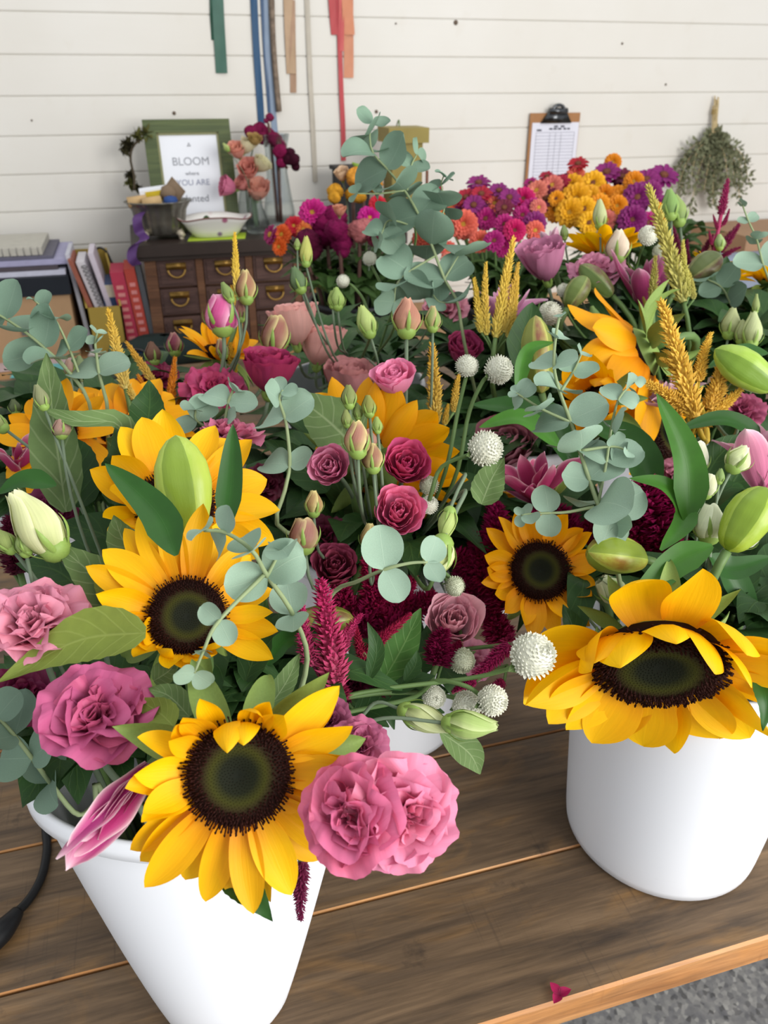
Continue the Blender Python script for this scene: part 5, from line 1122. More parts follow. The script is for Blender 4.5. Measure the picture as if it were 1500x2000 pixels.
lily_bud('tall bright green lily bud standing before the half-hidden sunflower', (376, 1045), (343, 850), .50, 108, '#a4be40', '#b2c44e', A,
    [([(440, 1040), (452, 930), (455, 828)], 52, .46, M_strapd), ([(345, 1085, .45), (305, 1000, .46), (205, 905, .47)], 72, .46, M_strapd), ([(110, 948), (50, 938), (-5, 965)], 44, .5, M_strapd)])
lily_bud('plump green lily bud with a brown blush in front of the velvety magenta flower', (1258, 1092), (1148, 1078), .60, 78, '#a8b840', '#90702c', B_,
    [([(1392, 1066, .56), (1310, 1108, .56), (1206, 1212, .55)], 62, .56), ([(1290, 1075, .58), (1338, 1010, .6), (1300, 950, .6), (1228, 934, .6)], 46, .6), ([(1345, 1030), (1340, 900), (1282, 768)], 70, .6), ([(1290, 1160), (1330, 1150), (1380, 1190)], 60, .62, M_strapd)], d2=.575)
lily_bud('bright green lily bud over the creamy white bud at the photo edge', (1420, 1076), (1497, 952), .57, 88, '#94b02c', '#a0b83c', B_,
    [([(1385, 1085), (1430, 1112), (1510, 1088)], 55, .6, M_strapd), ([(1400, 1090), (1445, 1160), (1475, 1240)], 60, .62, M_strapd), ([(1510, 870), (1420, 820), (1325, 838)], 40, .68, M_strapd), ([(1360, 970), (1400, 895), (1450, 850)], 64, .72, M_dark), ([(1330, 1000), (1345, 920), (1370, 850)], 60, .74, M_dark), ([(1390, 1000), (1435, 935), (1470, 870)], 84, .76, M_dark), ([(1420, 1020), (1420, 960), (1400, 900)], 70, .77, M_dark)])
lily_bud('pointed green lily bud entering from the photo edge beside gold celosia', (1512, 758), (1396, 682), .70, 72, '#90b438', '#9cba4c', E, [([(1500, 690), (1440, 690), (1380, 720)], 34, .74, M_strapd)])
lily_bud('brown striped upright lily bud behind the pale eucalyptus sprig', (1058, 768), (1046, 616), .78, 64, '#b0b054', '#8c5c44', E,
    [([(1010, 775), (1030, 690), (1082, 668)], 30, .76), ([(1125, 920), (1060, 810), (920, 790)], 66, .78, M_strapd), ([(1100, 880), (1020, 818), (935, 835)], 42, .74, M_strap), ([(1280, 985), (1235, 870), (1140, 830)], 76, .76, M_strapd), ([(1010, 720), (1030, 650), (1040, 590)], 70, .85, M_dark)])
lily_bud('bronze green lily bud lying behind the magenta spikes', (548, 1228), (692, 1208), .60, 74, '#8c8c3c', '#6c4c30', A, [([(520, 1300), (560, 1250), (640, 1230)], 40, .55, M_strapd)])
lily_bud('olive lily bud leaning behind the small white globe flowers', (1108, 602), (1146, 540), .95, 46, '#7c8848', '#6c6040', E, [([(1290, 640), (1230, 560), (1190, 540)], 60, .98, M_dark), ([(1200, 640), (1150, 570), (1100, 590)], 50, 1.0, M_dark)])
lily_bud('brown green lily bud beneath the mauve lisianthus', (1196, 578), (1132, 518), .98, 44, '#6c7c48', '#6c5040', E, [([(1260, 600), (1225, 555), (1195, 545)], 60, 1.0, M_strapd)])
lily_bud('bronze lily bud leaning beside the small carton-side sunflower', (1345, 545), (1408, 498), 1.0, 52, '#6c6c48', '#6a4a3c', E, [([(1340, 600), (1400, 560), (1420, 500)], 50, 1.03, M_dark)])
lily_bud('small olive lily bud in shadow below the pink striped lily', (1080, 965), (1105, 905), .72, 40, '#7c8040', '#6a5038', B_, [([(1040, 1030), (1100, 960), (1175, 930)], 74, .74, M_dark), ([(1150, 1040), (1130, 960), (1110, 890)], 70, .75, M_dark)])

lily('drooping magenta lily with white petal tips over the front bucket rim', 296, 1500, .40, (-.64, -.66, .36), 235, '#98105a', '#c43c84', '#f0d4d8', A, (1, 10), 15, 1, vr=(1, 3))
lily('striped pink and white lily by the photo edge under a strap leaf', 40, 935, .70, (-.05, .92, .35), 105, '#9c1c54', '#b03468', '#f2d4dc', A, (8, 40), 9, 2)
lily('magenta lily with white edges above the shaded sunflower', 1050, 985, .70, (-.15, .80, .45), 140, '#8c1648', '#b43a6c', '#f0c0cc', B_, (10, 55), 10, 3)
lily('dark pink striped lily behind the sideways sunflower', 1255, 610, .98, (.1, .9, .2), 130, '#8c1c54', '#b04478', '#e4b8c8', E, (6, 40), 10, 4)
lily('pale pink lily at the photo edge behind the curling-sepal bud', 1488, 960, .68, (-.1, .9, .25), 160, '#d06c98', '#e08cac', '#f4d0d8', B_, (6, 30), 8, 5)
lily('half-open pale pink lily at the back beside the zinnias', 1082, 505, 1.06, (-.05, .95, .2), 70, '#c884a4', '#dba4bc', '#f0dce0', E, (4, 28), 8, 6)
lily('pink lily behind the yellow feather clusters', 982, 640, .97, (.05, .9, .3), 110, '#b06490', '#cc84ac', '#eccad8', K_, (10, 48), 9, 7)
lily('mauve lily in shade behind the gold celosia', 1310, 800, .84, (-.3, .8, .3), 90, '#7c3450', '#b48098', '#e4ccd4', E, (10, 60), 9, 8)
lily('pale lily petal tip hanging beneath the nearest sunflower', 425, 1660, .42, (-.2, -.9, .3), 95, '#d08098', '#dca0b0', '#f0dcdc', A, (2, 8), 4, 9)
lily('white-tipped pink lily deep behind the tall lily bud', 395, 905, .66, (.0, .9, .4), 60, '#c06890', '#d898b4', '#f4e4e8', D, (8, 40), 7, 10)

GD, GD2, MG, MG2, DK = '#d8a838', '#d9a830', '#8c1048', '#c2256c', '#8c1046'
celosia('three-pronged magenta feather celosia standing in front of the bronze lily bud', [((655, 1345), (630, 1132), 92), ((612, 1300), (570, 1192), 54), ((662, 1275), (688, 1192), 40, .55), ((665, 1370), (660, 1320), 60, .55)], .54, '#b85070', '#c4286c', A, 'spear', [([(720, 1330), (735, 1270), (718, 1215)], 34, .56)], stemc=plain('stem_red', '#6c1c3c'))
celosia('single crimson celosia tip hanging upside down below the sunflower', [((590, 1680), (580, 1797), 46)], .42, '#6c1038', '#7a1444', A, 'spear')
celosia('tall yellow celosia spike in front of the yellow magazine file', [((246, 760), (208, 603), 36), ((262, 780), (240, 735), 20)], .80, '#dccb78', '#efc040', D)
celosia('curved slim yellow celosia beside the tall yellow spike', [((305, 755), (247, 666), 24)], .86, '#d0bc60', '#f0b838', D)
celosia('orange celosia with short branched tips', [((333, 800), (338, 697), 26), ((345, 800), (368, 732), 18), ((325, 800), (310, 745), 18), ((300, 800), (270, 730), 24)], .84, '#d8801c', '#ec9a20', D)
celosia('thin golden celosia spike rising in front of the drawer handle', [((464, 580), (456, 455), 22), ((462, 600), (454, 555), 14)], .92, '#ecd470', '#f6c838', D)
celosia('golden celosia mostly hidden below the bright pink bud', [((458, 730), (447, 670), 24), ((440, 745), (430, 700), 14)], .9, '#c4a438', '#d8aa30', D)
celosia('upright golden celosia beside the bright pink bloom', [((850, 830), (847, 668), 42), ((886, 805), (892, 728), 22), ((868, 830), (875, 790), 18)], .74, '#d0bc60', '#f0c040', C_)
celosia('cluster of five yellow celosia feathers before the zinnias', [((968, 660), (1000, 462), 34), ((950, 655), (940, 512), 24), ((940, 650), (924, 540), 24), ((985, 650), (1015, 515), 26), ((992, 660), (1020, 540), 22)], .86, '#d0bc5c', '#f2c64a', K_)
celosia('tall green gold celosia spike with side tips before the purple zinnias', [((1335, 590), (1272, 360), 46), ((1345, 580), (1325, 472), 22), ((1355, 585), (1345, 520), 18)], .92, '#b8b868', '#dcd060', E)
celosia('thin green celosia spike near the sideways sunflower', [((1275, 610), (1276, 500), 26), ((1268, 615), (1258, 580), 14)], .90, '#94984c', '#b4ac48', E)
celosia('large golden celosia with a tall curved crown beside the sideways sunflower', [((1358, 815), (1290, 585), 66), ((1385, 800), (1432, 692), 50), ((1340, 800), (1268, 735), 48), ((1385, 815), (1455, 760), 34), ((1365, 745), (1375, 650), 34), ((1340, 735), (1300, 690), 26), ((1360, 830), (1420, 815), 30), ((1330, 815), (1280, 800), 36)], .715, '#f0c050', '#fbce50', E, stemc=plain('stem_gold', '#c0a030'))
SH = 'shag'
celosia('crimson feathery celosia with a red wedge tip behind the magenta spikes', [((742, 1235), (852, 1165), 74), ((700, 1215), (640, 1130), 60), ((740, 1205), (725, 1090), 66), ((700, 1235), (765, 1120), 66), ((690, 1265), (660, 1190), 56), ((765, 1255), (800, 1130), 56)], .645, DK, '#a8124c', C_, SH)
celosia('round crimson celosia tuft beside the blush pink bloom', [((852, 1298), (868, 1228), 62), ((868, 1285), (900, 1255), 30)], .60, DK, '#940e44', C_, SH)
celosia('red pointed celosia in front of the broad green leaf', [((715, 1275), (800, 1196), 34), ((710, 1290), (690, 1225), 30), ((720, 1300), (740, 1255), 24)], .585, '#8c1038', '#b41c4c', C_, 'spear', [([(745, 1335), (785, 1265), (822, 1188)], 70, .59, leafm('#4f7a3a', '#86a864', .4)), ([(760, 1350), (800, 1330), (850, 1320)], 40, .59), ([(860, 1430, .56), (915, 1470, .56), (938, 1512, .56)], 60, .56, M_soft), ([(790, 1330), (810, 1300), (815, 1270)], 30, .58), ([(690, 1395), (770, 1368), (868, 1392)], 78, .60, M_dark), ([(715, 1300), (790, 1335), (880, 1352)], 70, .62, M_dark), ([(680, 1240), (735, 1320), (770, 1425)], 66, .63, M_dark), ([(845, 1280), (895, 1340), (925, 1400)], 50, .62, M_dark), ([(640, 1300), (690, 1370), (760, 1420)], 70, .62, M_dark), ([(795, 1325), (838, 1265), (855, 1190)], 60, .68, M_dark), ([(770, 1330), (800, 1240), (790, 1160)], 60, .70, M_dark)])
celosia('large dark magenta feathery celosia beside the shaded sunflower', [((965, 1145), (895, 1075), 80), ((965, 1090), (985, 985), 76), ((930, 1185), (905, 1110), 74), ((985, 1190), (965, 1100), 80), ((985, 1260), (950, 1180), 64), ((1000, 1080), (1060, 985), 60), ((940, 1130), (935, 1040), 70)], .69, DK, '#a8125a', C_, SH)
celosia('magenta celosia spike reaching down beside the cluster of white globes', [((995, 1258), (920, 1335), 46), ((985, 1330), (940, 1360), 32), ((930, 1330), (880, 1345), 30)], .60, '#8c0e48', '#a81458', A, 'spear', back=(-.5, -.2, -.7))
celosia('dark magenta celosia behind the eucalyptus sprig', [((1120, 1060), (1085, 990), 70), ((1130, 1070), (1150, 1010), 60), ((1100, 1075), (1060, 1040), 50)], .72, DK, '#8c0c44', B_, SH)
celosia('velvety rounded magenta celosia behind the curved strap leaf', [((1285, 1050), (1262, 935), 125), ((1290, 1100), (1280, 1010), 115), ((1245, 1040), (1225, 945), 90), ((1300, 1030), (1310, 945), 90), ((1250, 1090), (1240, 1020), 90)], .70, '#8c0a44', '#a80e54', B_, SH)
celosia('tall crimson celosia spike in front of the hanging dried bunch', [((1408, 420), (1421, 348), 24), ((1402, 448), (1392, 420), 10), ((1412, 440), (1428, 412), 12), ((1390, 478), (1384, 450), 10)], 1.05, '#8c1448', '#a01c58', E, stemc=plain('stem_crimson', '#9c2c54'))
celosia('crimson celosia spike before the cardboard carton', [((1402, 492), (1447, 440), 26), ((1400, 500), (1388, 462), 14), ((1408, 505), (1440, 478), 16)], 1.06, '#6c1038', '#8a1648', E)
celosia('dark crimson celosia behind the tall pair of green buds', [((1330, 515), (1312, 440), 26), ((1345, 520), (1335, 470), 18), ((1365, 520), (1383, 460), 22)], 1.07, '#5c0e30', '#7c1444', E)
celosia('crimson celosia seen behind the wine lisianthus near the photo edge', [((40, 1120), (20, 1010), 60), ((20, 1110), (60, 1010), 50)], .62, '#4c0c28', '#641234', A, SH)
celosia('dark red celosia low between the magenta spikes and dusky lisianthus', [((690, 1345), (735, 1280), 60), ((660, 1360), (700, 1330), 50), ((735, 1345), (780, 1310), 50)], .60, '#4c0a24', '#74103a', C_, SH)

GO = gomphrena
GO('largest white globe flower, alone beside the widest sunflower', 1041, 1281, .54, (.55, .35, .75), 47, A)
GO('white globe flower facing sideways in front of the dusty pink bloom', 948, 876, .60, (.85, .1, .5), 37, C_, via=[(835, 985, .63), (860, 915, .62), (915, 888, .605)])
GO('smaller white globe flower, first of the upright pair', 912, 715, .64, (.05, .95, .25), 24, C_, via=[(870, 920, .66), (895, 800, .65)])
GO('white globe flower turned aside, second of the upright pair', 974, 722, .64, (.75, .45, .4), 30, C_, via=[(890, 930, .66), (915, 810, .65), (940, 750, .645)])
GO('small white globe flower before the dark mixed bouquet, taller of two', 722, 505, .92, (-.2, .9, .3), 15, F_, via=[(770, 640), (750, 570)], leaf=False)
GO('small white globe flower nodding before the black bucket', 670, 549, .90, (-.8, .4, .4), 14, F_, via=[(725, 650), (712, 590), (690, 560)], leaf=False)
GO('greenish globe flower framed by the tall eucalyptus leaves', 797, 415, .93, (-.3, .4, .8), 22, F_, mat=M_glo2)
GO('dull globe flower in shade beside the rose pink lisianthus', 838, 948, .64, (.3, .6, .7), 20, C_, mat=M_glo2)
GO('half-hidden globe flower below the dull shaded one', 838, 986, .63, (.3, .5, .7), 19, C_)
GO('nodding globe flower turned away under the eucalyptus spray', 888, 1145, .58, (.35, -.75, .2), 22, C_, via=[(830, 1150, .60), (855, 1115, .585)], mat=M_glo2)
GO('faded globe flower hanging before the pink petals', 902, 1290, .60, (0, -.6, .5), 27, C_, mat=M_glo2)
GO('white globe flower nearest the pale buds, low over the rim', 848, 1362, .58, (.1, -.1, .9), 24, A)
GO('white globe flower on an arching stem, outermost over the planks', 962, 1368, .555, (.75, -.2, .6), 32, A, via=[(800, 1365, .58), (850, 1330, .57), (910, 1340, .56)])
GO('white globe flower partly behind the outermost one', 912, 1378, .575, (.2, -.2, .9), 30, A)
GO('white globe flower behind the green gold celosia spike', 1266, 460, 1.0, (.3, .6, .6), 20, E)
GO('loose white globe flower beside the small round leaf', 1290, 492, 1.0, (.0, .5, .8), 16, E, mat=M_glo2)
GO('pinkish white globe flowers behind the pale eucalyptus tip', 1075, 612, .90, (-.1, .6, .7), 24, E)
GO('small pinkish globe flower under the olive lily bud', 1101, 567, .96, (0, .6, .7), 14, E)

EU = eucalyptus
EU('broad pale eucalyptus spray draped over the sunflower with the dark face', [[(600, 1290, 0, .50), (572, 1200, 62, .46), (522, 1125, 70, .43), (492, 1075, 74, .42), (440, 1040, 50, .42), (398, 1036, 40, .42)], [(520, 1118, 0, .43), (428, 1212, 42, .41), (398, 1270, 34, .405), (380, 1315, 36, .40)], [(522, 1125, 0, .43), (548, 1075, 56, .43)]], .43, A, 3)
EU('dark eucalyptus hanging over the front bucket rim at the photo edge', [[(150, 1590, 0, .50), (98, 1528, 66, .48), (62, 1480, 80, .465), (28, 1436, 76, .46), (-4, 1400, 60, .46)]], .47, A, 5, M_eucd)
EU('slender eucalyptus stem with paired leaves beside the brown pink bud', [[(545, 1030, 0), (556, 960, 0), (566, 908, 54), (562, 850, 0), (556, 815, 60), (545, 780, 48), (553, 762, 34)]], .60, C_, 7)
EU('eucalyptus stem reaching across the crimson celosia to the pale bud', [[(645, 1165, 0, .57), (700, 1135, 0, .55), (752, 1112, 70, .54), (800, 1100, 0, .54), (835, 1098, 42, .54)]], .55, A, 9)
EU('tallest eucalyptus branch, rising before the white wall', [[(905, 660, 0), (893, 590, 70), (868, 545, 80), (843, 478, 84), (818, 420, 80), (790, 372, 84), (756, 330, 78), (728, 298, 62), (722, 262, 62), (728, 240, 40)],
    [(850, 500, 0), (800, 530, 70), (775, 555, 66), (770, 590, 50)], [(832, 452, 0), (765, 430, 60), (748, 450, 48), (740, 470, 36)], [(795, 372, 0), (803, 325, 46), (815, 300, 34)], [(842, 480, 0), (868, 405, 66), (862, 362, 40), (866, 345, 26)], [(868, 545, 0), (895, 500, 70)], [(893, 590, 0), (860, 590, 52), (845, 575, 30)], [(790, 372, 0), (740, 378, 24), (695, 378, 28)]], .88, K_, 11, M_eucd, size=.85)
EU('eucalyptus branch with oval leaves in front of the brown file box', [[(175, 790, 0), (130, 722, 0), (85, 678, 70), (48, 648, 72), (10, 622, 66), (-20, 606, 50)], [(160, 745, 0), (135, 680, 42), (108, 625, 34), (82, 600, 30), (65, 585, 14)], [(130, 720, 0), (115, 700, 60)]], .70, D, 13, M_eucd)
EU('eucalyptus tips between the pale pink trumpet and broad magenta lisianthus', [[(425, 900, 0), (438, 830, 48), (446, 785, 46), (455, 762, 34)], [(430, 850, 0), (385, 822, 50), (382, 800, 40)]], .63, D, 15)
EU('pale eucalyptus sprig in the middle of the lilies, branching upwards', [[(1190, 1040, 0), (1168, 985, 84), (1150, 935, 62), (1132, 880, 78), (1113, 820, 76), (1092, 762, 62), (1082, 715, 46), (1085, 660, 32), (1092, 620, 18)], [(1168, 985, 0), (1185, 900, 66), (1194, 835, 46), (1208, 780, 38), (1228, 755, 30), (1240, 742, 18)], [(1160, 990, 0), (1110, 1000, 0), (1072, 1002, 46), (1035, 1004, 30), (1018, 1006, 20)], [(1175, 1005, 0), (1196, 1000, 70), (1200, 1025, 44), (1206, 1038, 26)], [(1115, 825, 0), (1060, 800, 50), (1020, 775, 28), (1008, 768, 18)], [(1095, 765, 0), (1120, 725, 40), (1135, 692, 26)], [(1135, 880, 0), (1195, 872, 40), (1225, 880, 22)]], .585, B_, 17)
EU('small eucalyptus tip of round leaves behind the low arc of orange petals', [[(210, 805, 0), (203, 765, 0), (193, 728, 52), (188, 690, 26), (186, 670, 20), (190, 650, 16)]], .70, D, 19)
EU('eucalyptus tip with one round leaf at the photo edge by the carton', [[(1530, 640, 0), (1505, 555, 0), (1490, 515, 46), (1478, 468, 26), (1462, 432, 22), (1450, 400, 18)]], .95, E, 21)
EU('eucalyptus leaves beside the broad dark leaf near the photo edge', [[(1440, 640, 0), (1425, 590, 40), (1408, 560, 40), (1380, 545, 36)]], 1.0, E, 23, M_eucd)
EU('eucalyptus leaf pair low between the white buckets', [[(1180, 1240, 0), (1130, 1180, 0), (1110, 1140, 40)]], .70, B_, 25, M_eucd)

# dark buckets: zinnias and mixed flowers
ZG = {'m': ('#8c1450', '#b01c74'), 'p': ('#6a1458', '#86206c'), 'c': ('#d04c3c', '#e8705a'), 'o': ('#d87810', '#eb9618'), 'y': ('#dc9a10', '#eeb01c'), 'r': ('#7c1028', '#a81a34'), 'k': ('#b01458', '#cc1c68'), 'd': ('#50102c', '#6c1838'), 's': ('#c85c50', '#dd7c6c')}
ZN = {'m': 'magenta', 'p': 'purple', 'c': 'coral', 'o': 'orange', 'y': 'golden yellow', 'r': 'red', 'k': 'hot pink', 'd': 'dark wine', 's': 'salmon'}
zdata_H = [(935, 356, 20, 'p', (0, .95, .15), 1, 'purple zinnia standing tall and alone above the coral zinnias'), (880, 401, 20, 'c', (-.1, .5, .8), 2, 'flat coral zinnia touching the eucalyptus leaf'), (905, 438, 24, 'c', (0, .3, .95), 2, 'largest round coral zinnia'), (937, 471, 18, 'c', (0, .3, .95), 2, 'coral ball zinnia just below the largest round coral one'), (966, 397, 16, 'c', (0, .7, .7), 0, 'small coral zinnia among the purple zinnias'),
 (948, 427, 18, 'm', (0, .4, .9), 0, None), (985, 438, 17, 'm', (.1, .5, .8), 0, None), (1005, 450, 19, 'k', (.1, .4, .9), 2, 'round hot pink zinnia at the lower edge of the purple group'), (965, 470, 17, 'm', (0, .5, .8), 0, None), (982, 480, 18, 'm', (0, .4, .9), 2, None), (925, 400, 18, 'p', (-.1, .7, .7), 1, None), (945, 390, 18, 'p', (0, .8, .6), 1, None), (905, 410, 16, 'p', (-.2, .6, .7), 1, None),
 (975, 372, 18, 'p', (.1, .9, .3), 1, None), (995, 385, 18, 'p', (.1, .8, .5), 1, None), (1022, 388, 20, 'k', (0, .6, .7), 2, None), (1040, 410, 20, 'm', (.1, .6, .7), 0, None), (1045, 435, 19, 'p', (.2, .5, .8), 0, None), (1020, 420, 16, 'm', (.1, .6, .7), 0, None), (1052, 405, 14, 's', (.3, .5, .7), 0, 'small salmon zinnia between the purple and yellow zinnias'), (910, 385, 18, 'r', (-.1, .8, .4), 1, None), (940, 378, 18, 'r', (0, .9, .3), 1, None),
 (875, 488, 14, 'c', (-.2, .4, .8), 0, 'small coral zinnia low by the dark bucket rim'), (875, 508, 13, 's', (-.2, .4, .8), 0, 'salmon zinnia lowest beside the eucalyptus stem'), (870, 425, 14, 'o', (-.2, .5, .8), 1, 'small orange zinnia behind the eucalyptus leaves'), (848, 372, 14, 'r', (-.3, .6, .6), 1, 'bright red zinnia behind the eucalyptus at the wall'), (985, 405, 16, 'd', (0, .7, .6), 1, None), (1045, 450, 16, 'c', (.2, .4, .8), 0, 'coral zinnia under the purple group beside the yellow ones')]
zdata_I = [(1129, 319, 17, 'r', (0, .95, .2), 1, 'red zinnia standing tall before the clipboard paper'), (1197, 316, 14, 'o', (0, .5, .8), 2, 'orange zinnia highest of all the zinnias'), (1124, 343, 16, 'c', (0, .7, .6), 0, 'coral zinnia below the tall red one'), (1158, 357, 20, 'y', (0, .6, .75), 0, 'golden zinnia with a dark ring before the purple ones'),
 (1125, 388, 26, 'y', (-.05, .4, .9), 2, 'largest golden yellow zinnia'), (1115, 365, 22, 'y', (-.2, .7, .6), 0, None), (1112, 415, 24, 'y', (-.1, .4, .9), 2, None), (1085, 410, 20, 'o', (-.2, .4, .9), 2, None), (1086, 388, 13, 'o', (-.2, .5, .8), 0, None), (1150, 385, 20, 'y', (0, .5, .8), 0, None), (1180, 380, 18, 'o', (0, .5, .8), 2, None), (1205, 383, 18, 'o', (0, .4, .9), 2, None), (1215, 390, 18, 'o', (.2, .4, .9), 0, None), (1205, 402, 18, 'o', (.1, .3, .9), 2, None), (1170, 400, 18, 'o', (0, .4, .9), 0, None), (1140, 408, 20, 'y', (0, .4, .9), 0, None),
 (1185, 335, 22, 'p', (0, .9, .3), 1, None), (1215, 345, 20, 'd', (.1, .9, .3), 1, None), (1238, 354, 17, 'o', (.1, .4, .9), 2, 'orange zinnia framed by purple zinnias'), (1262, 350, 22, 'p', (.1, .9, .4), 1, None), (1297, 341, 24, 'p', (.3, .9, .3), 1, 'purple zinnia farthest out toward the dried bunch'), (1245, 385, 24, 'p', (.1, .5, .8), 0, None), (1270, 375, 20, 'p', (.2, .6, .7), 0, None), (1235, 429, 24, 'p', (.1, .3, .95), 2, 'round purple zinnia under the orange group'), (1265, 435, 18, 'm', (.2, .4, .8), 0, None), (1298, 415, 18, 'o', (.4, .4, .8), 0, 'orange zinnia beyond the green gold spike'), (1290, 400, 16, 'p', (.4, .5, .7), 0, None),
 (1068, 344, 13, 'r', (0, .95, .2), 1, 'small red zinnia silhouetted at the clipboard bottom'), (1036, 356, 12, 'm', (-.2, .9, .2), 1, 'small magenta zinnia beside the clipboard side'), (1048, 372, 18, 's', (-.2, .8, .5), 0, None), (1078, 362, 18, 's', (-.1, .8, .5), 0, None), (1095, 355, 16, 'r', (-.1, .9, .4), 1, None), (1065, 385, 22, 'd', (-.2, .7, .6), 1, None), (1130, 402, 14, 's', (0, .3, .9), 0, 'salmon zinnia nestled under the largest golden one'), (1185, 430, 16, 's', (0, .4, .9), 0, 'salmon zinnia behind the pale green pointed bud'), (1150, 435, 18, 'y', (0, .4, .9), 0, None), (1100, 352, 16, 'd', (0, .9, .3), 1, None)]
for data, Bk, d0, where, tag in ((zdata_H, H_, 1.62, 'in the dark bucket beside the eucalyptus', 'by the eucalyptus'), (zdata_I, I_, 1.85, 'in the dark bucket below the clipboard', 'below the clipboard')):
    for (x, y, R, kx, n, v, lb) in data:
        dd = d0 - (y-390)*.0012 + rnd.uniform(-.03, .03)
        n = (n[0], n[1]*(.75 if v == 1 else .45), n[2]+.25)
        zinnia(lb or '%s zinnia crowded among others %s' % (ZN[kx], where), x, y, dd, n, R*1.32, ZG[kx], Bk, v, 'zinnias '+tag if lb else '%s zinnias %s' % (ZN[kx], tag), kx in 'mpkrd' or (kx in 'yo' and v == 0))
MG_ = 'mixed flowers in the black bucket'
for lb, x, y, R, hx, st, n in [('bright red rounded flower at the side of the mixed black bucket', 574, 441, 17, ('#a8141c', '#cc2428'), 2, (-.2, .5, .8)), ('orange flower below the bright red one', 550, 458, 17, ('#d0501c', '#e86c2c'), 0, (-.5, .4, .7)), ('orange flower behind the bright red one', 592, 448, 15, ('#d86428', '#ec8440'), 0, (0, .6, .7)), ('small orange flower lowest beside the drawer chest', 545, 482, 14, ('#c84818', '#e05c20'), 0, (-.6, .2, .7)), ('magenta flower leaning out over the drawer chest', 527, 458, 16, ('#7c1848', '#9c2460'), 1, (-.8, .4, .3)),
    ('largest hot magenta flower in the mixed black bucket', 610, 415, 24, ('#b01468', '#cc2484'), 2, (-.2, .5, .8)), ('hot magenta flower nearest the eucalyptus', 722, 425, 20, ('#b8107c', '#d01c90'), 2, (.2, .5, .8)), ('red flower at the back of the mixed bouquet', 738, 398, 15, ('#a81430', '#c82040'), 2, (.1, .6, .6)), ('brick red flower behind the hanging eucalyptus leaf', 770, 470, 18, ('#98301c', '#b44028'), 2, (0, .4, .8)), ('orange red flower between eucalyptus stems', 842, 412, 14, ('#cc3818', '#e04c20'), 2, (0, .5, .8)), ('dark red flower beneath the eucalyptus', 758, 455, 15, ('#8c1820', '#a42028'), 2, (0, .4, .8)), ('russet flower behind the largest eucalyptus leaves', 828, 465, 20, ('#a04028', '#b8503a'), 2, (0, .4, .8))]:
    zinnia(lb, x, y, 1.70, (n[0], n[1]*.5, n[2]+.2), R*1.3, hx, G, st, MG_)
def crest(label, pts, d, hexc, seed, x, y, B=G):
    T = comb(label, [(px_, py_, r_*1.3) for px_, py_, r_ in pts], 1, d, hexc, B, seed, (x, y)); T['group'] = 'velvet cockscombs in the mixed black bucket'
crest('dark magenta velvet cockscomb in the middle of the mixed bouquet', [(632, 440, 20), (650, 430, 22), (640, 462, 20), (628, 462, 16)], 1.72, '#7c1048', 11, 640, 480)
crest('dark magenta drooping cockscomb lowest in the mixed bouquet', [(662, 455, 18), (668, 475, 16), (670, 492, 10), (655, 448, 16)], 1.67, '#741044', 12, 665, 490)
crest('deep wine cockscomb on the shaded side of the mixed bouquet', [(600, 470, 18), (605, 488, 18), (590, 480, 14)], 1.70, '#560e30', 13, 600, 500)
crest('orange ruffled cockscomb at the top of the mixed bouquet', [(695, 345, 14), (712, 350, 16), (728, 358, 14), (705, 365, 13), (690, 352, 10)], 1.79, '#d89438', 14, 710, 375)
crest('yellow orange ruffled cockscomb beside the orange one', [(690, 380, 12), (702, 384, 10), (655, 374, 12), (653, 386, 9)], 1.77, '#d0962c', 15, 690, 395)
crest('dusty rose ruffled cockscomb above the small white globe', [(700, 448, 14), (712, 442, 12), (690, 450, 11), (705, 460, 12)], 1.67, '#b06868', 16, 702, 470)
LI('cream peach lisianthus highest in the mixed bouquet', 668, 345, 1.78, (-.2, .8, .5), 16, '#d8b890', '#e8caa8', G, 'cup', 41, grp=MG_)
LI('pale salmon lisianthus upright in the mixed bouquet', 663, 415, 1.66, (0, .85, .4), 14, '#c88868', '#dc9c80', G, 'cup', 42, grp=MG_)
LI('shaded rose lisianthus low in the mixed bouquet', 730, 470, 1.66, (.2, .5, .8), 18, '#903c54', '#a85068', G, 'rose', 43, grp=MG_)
bud('green pointed bud highest over the mixed bouquet', (712, 335), (688, 318), 1.9, 11, '#7c9c40', '#90b048', G, 'bud')

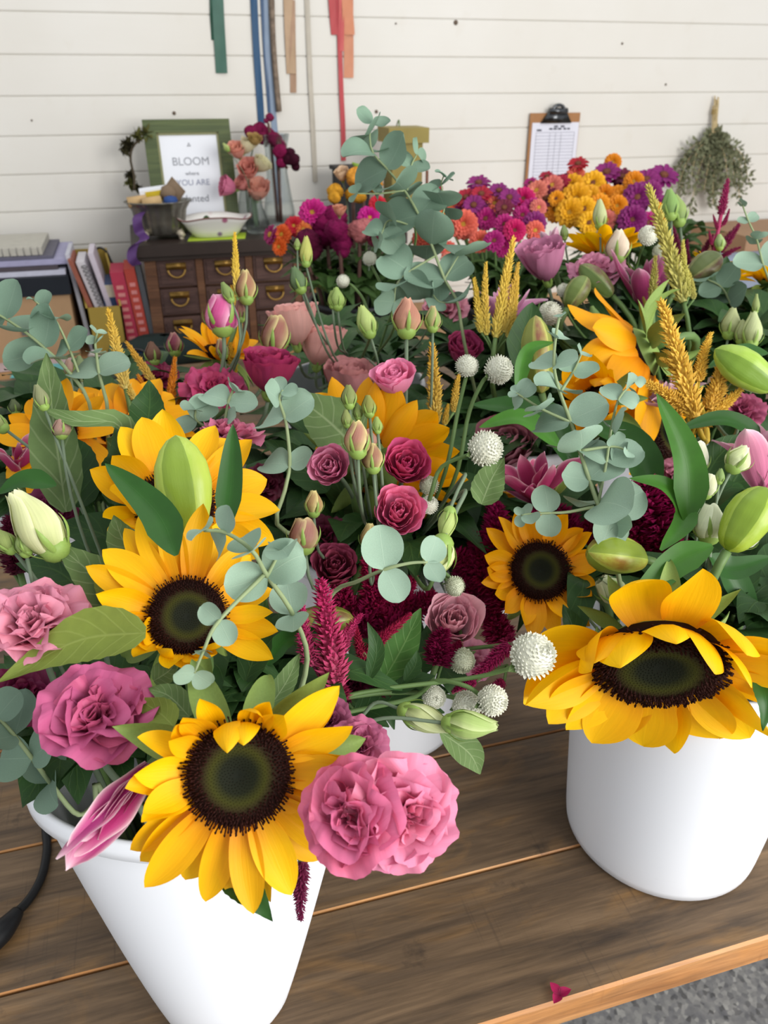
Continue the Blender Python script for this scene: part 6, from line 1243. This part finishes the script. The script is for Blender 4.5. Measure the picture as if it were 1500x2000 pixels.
# leafy filler in every bucket
k = 0
for Bk, wh, n_, zz, L, W, mt in ((A, 'the nearest white bucket', 8, .31, .065, .011, M_dark), (B_, 'the bucket by the table edge', 12, .32, .07, .014, M_dark), (C_, 'the middle white bucket', 22, .33, .10, .017, M_dark), (D, 'the bucket under the folded leaf', 22, .36, .10, .017, M_dark), (E, 'the bucket under the cream bud', 24, .41, .11, .018, M_dark), (F_, 'the bucket under the salmon lisianthus', 14, .33, .085, .014, M_dark), (K_, 'the bucket under the yellow feather plumes', 20, .36, .10, .017, M_dark)):
    for i in range(n_):
        ang = i*2.4 if Bk is not A else PI/2-YAW+(i-3.5)*.45
        filler('dark leafy stem filling out '+wh, Bk, ang, (.03+.085*(i % 4)/3)*(.5 if Bk is A else .62 if Bk is B_ else 1), zz*rnd.uniform(.84, 1.0), 9, L, W, mt, 'leafy stems in '+wh, k, droop=.3); k += 1
for Bk, wh, angs, mt in ((A, 'the nearest white bucket', (.6, 1.0, 1.5, 2.0, 2.6, 3.0, 3.3), M_dark), (C_, 'the middle white bucket', (3.4, 3.8, 4.2, 4.6, 5.0, 5.4, 5.8, 2.9), M_dark), (D, 'the bucket under the folded leaf', (3.6, 4.1, 4.6, 5.1, 5.6), M_dark), (K_, 'the bucket under the yellow feather plumes', (3.4, 3.9, 4.4, 4.9, 5.4, 5.9), M_dark), (E, 'the bucket under the cream bud', (3.3, 3.8, 4.3, 4.8, 5.3), M_dark), (B_, 'the bucket by the table edge', (2.6, 3.1), M_dark)):  # sprigs added to cover pale bucket walls and keep the insides dark
    for ang in angs:
        filler('dark leafy sprig leaning over the rim of '+wh, Bk, ang-YAW, Bk['R']*1.02, .285+rnd.uniform(0, .02), 7, .075, .017, mt, 'sprigs over the rim of '+wh, k, droop=.5 if Bk is A else 1.3); k += 1
M_zleaf = leafm('#3c5828', '#587440', .55)
for Bk, wh, zz, r in ((G, 'the mixed black bucket', .37, .12), (H_, 'the dark zinnia bucket by the eucalyptus', .38, .12), (I_, 'the dark zinnia bucket below the clipboard', .40, .14)):
    for i in range(12):
        filler('green leafy stem under the flowers of '+wh, Bk, i*2.4, r*(.3+.7*(i % 4)/3), zz*rnd.uniform(.72, .92), 10, .10, .015, M_zleaf, 'leafy stems in '+wh, k); k += 1
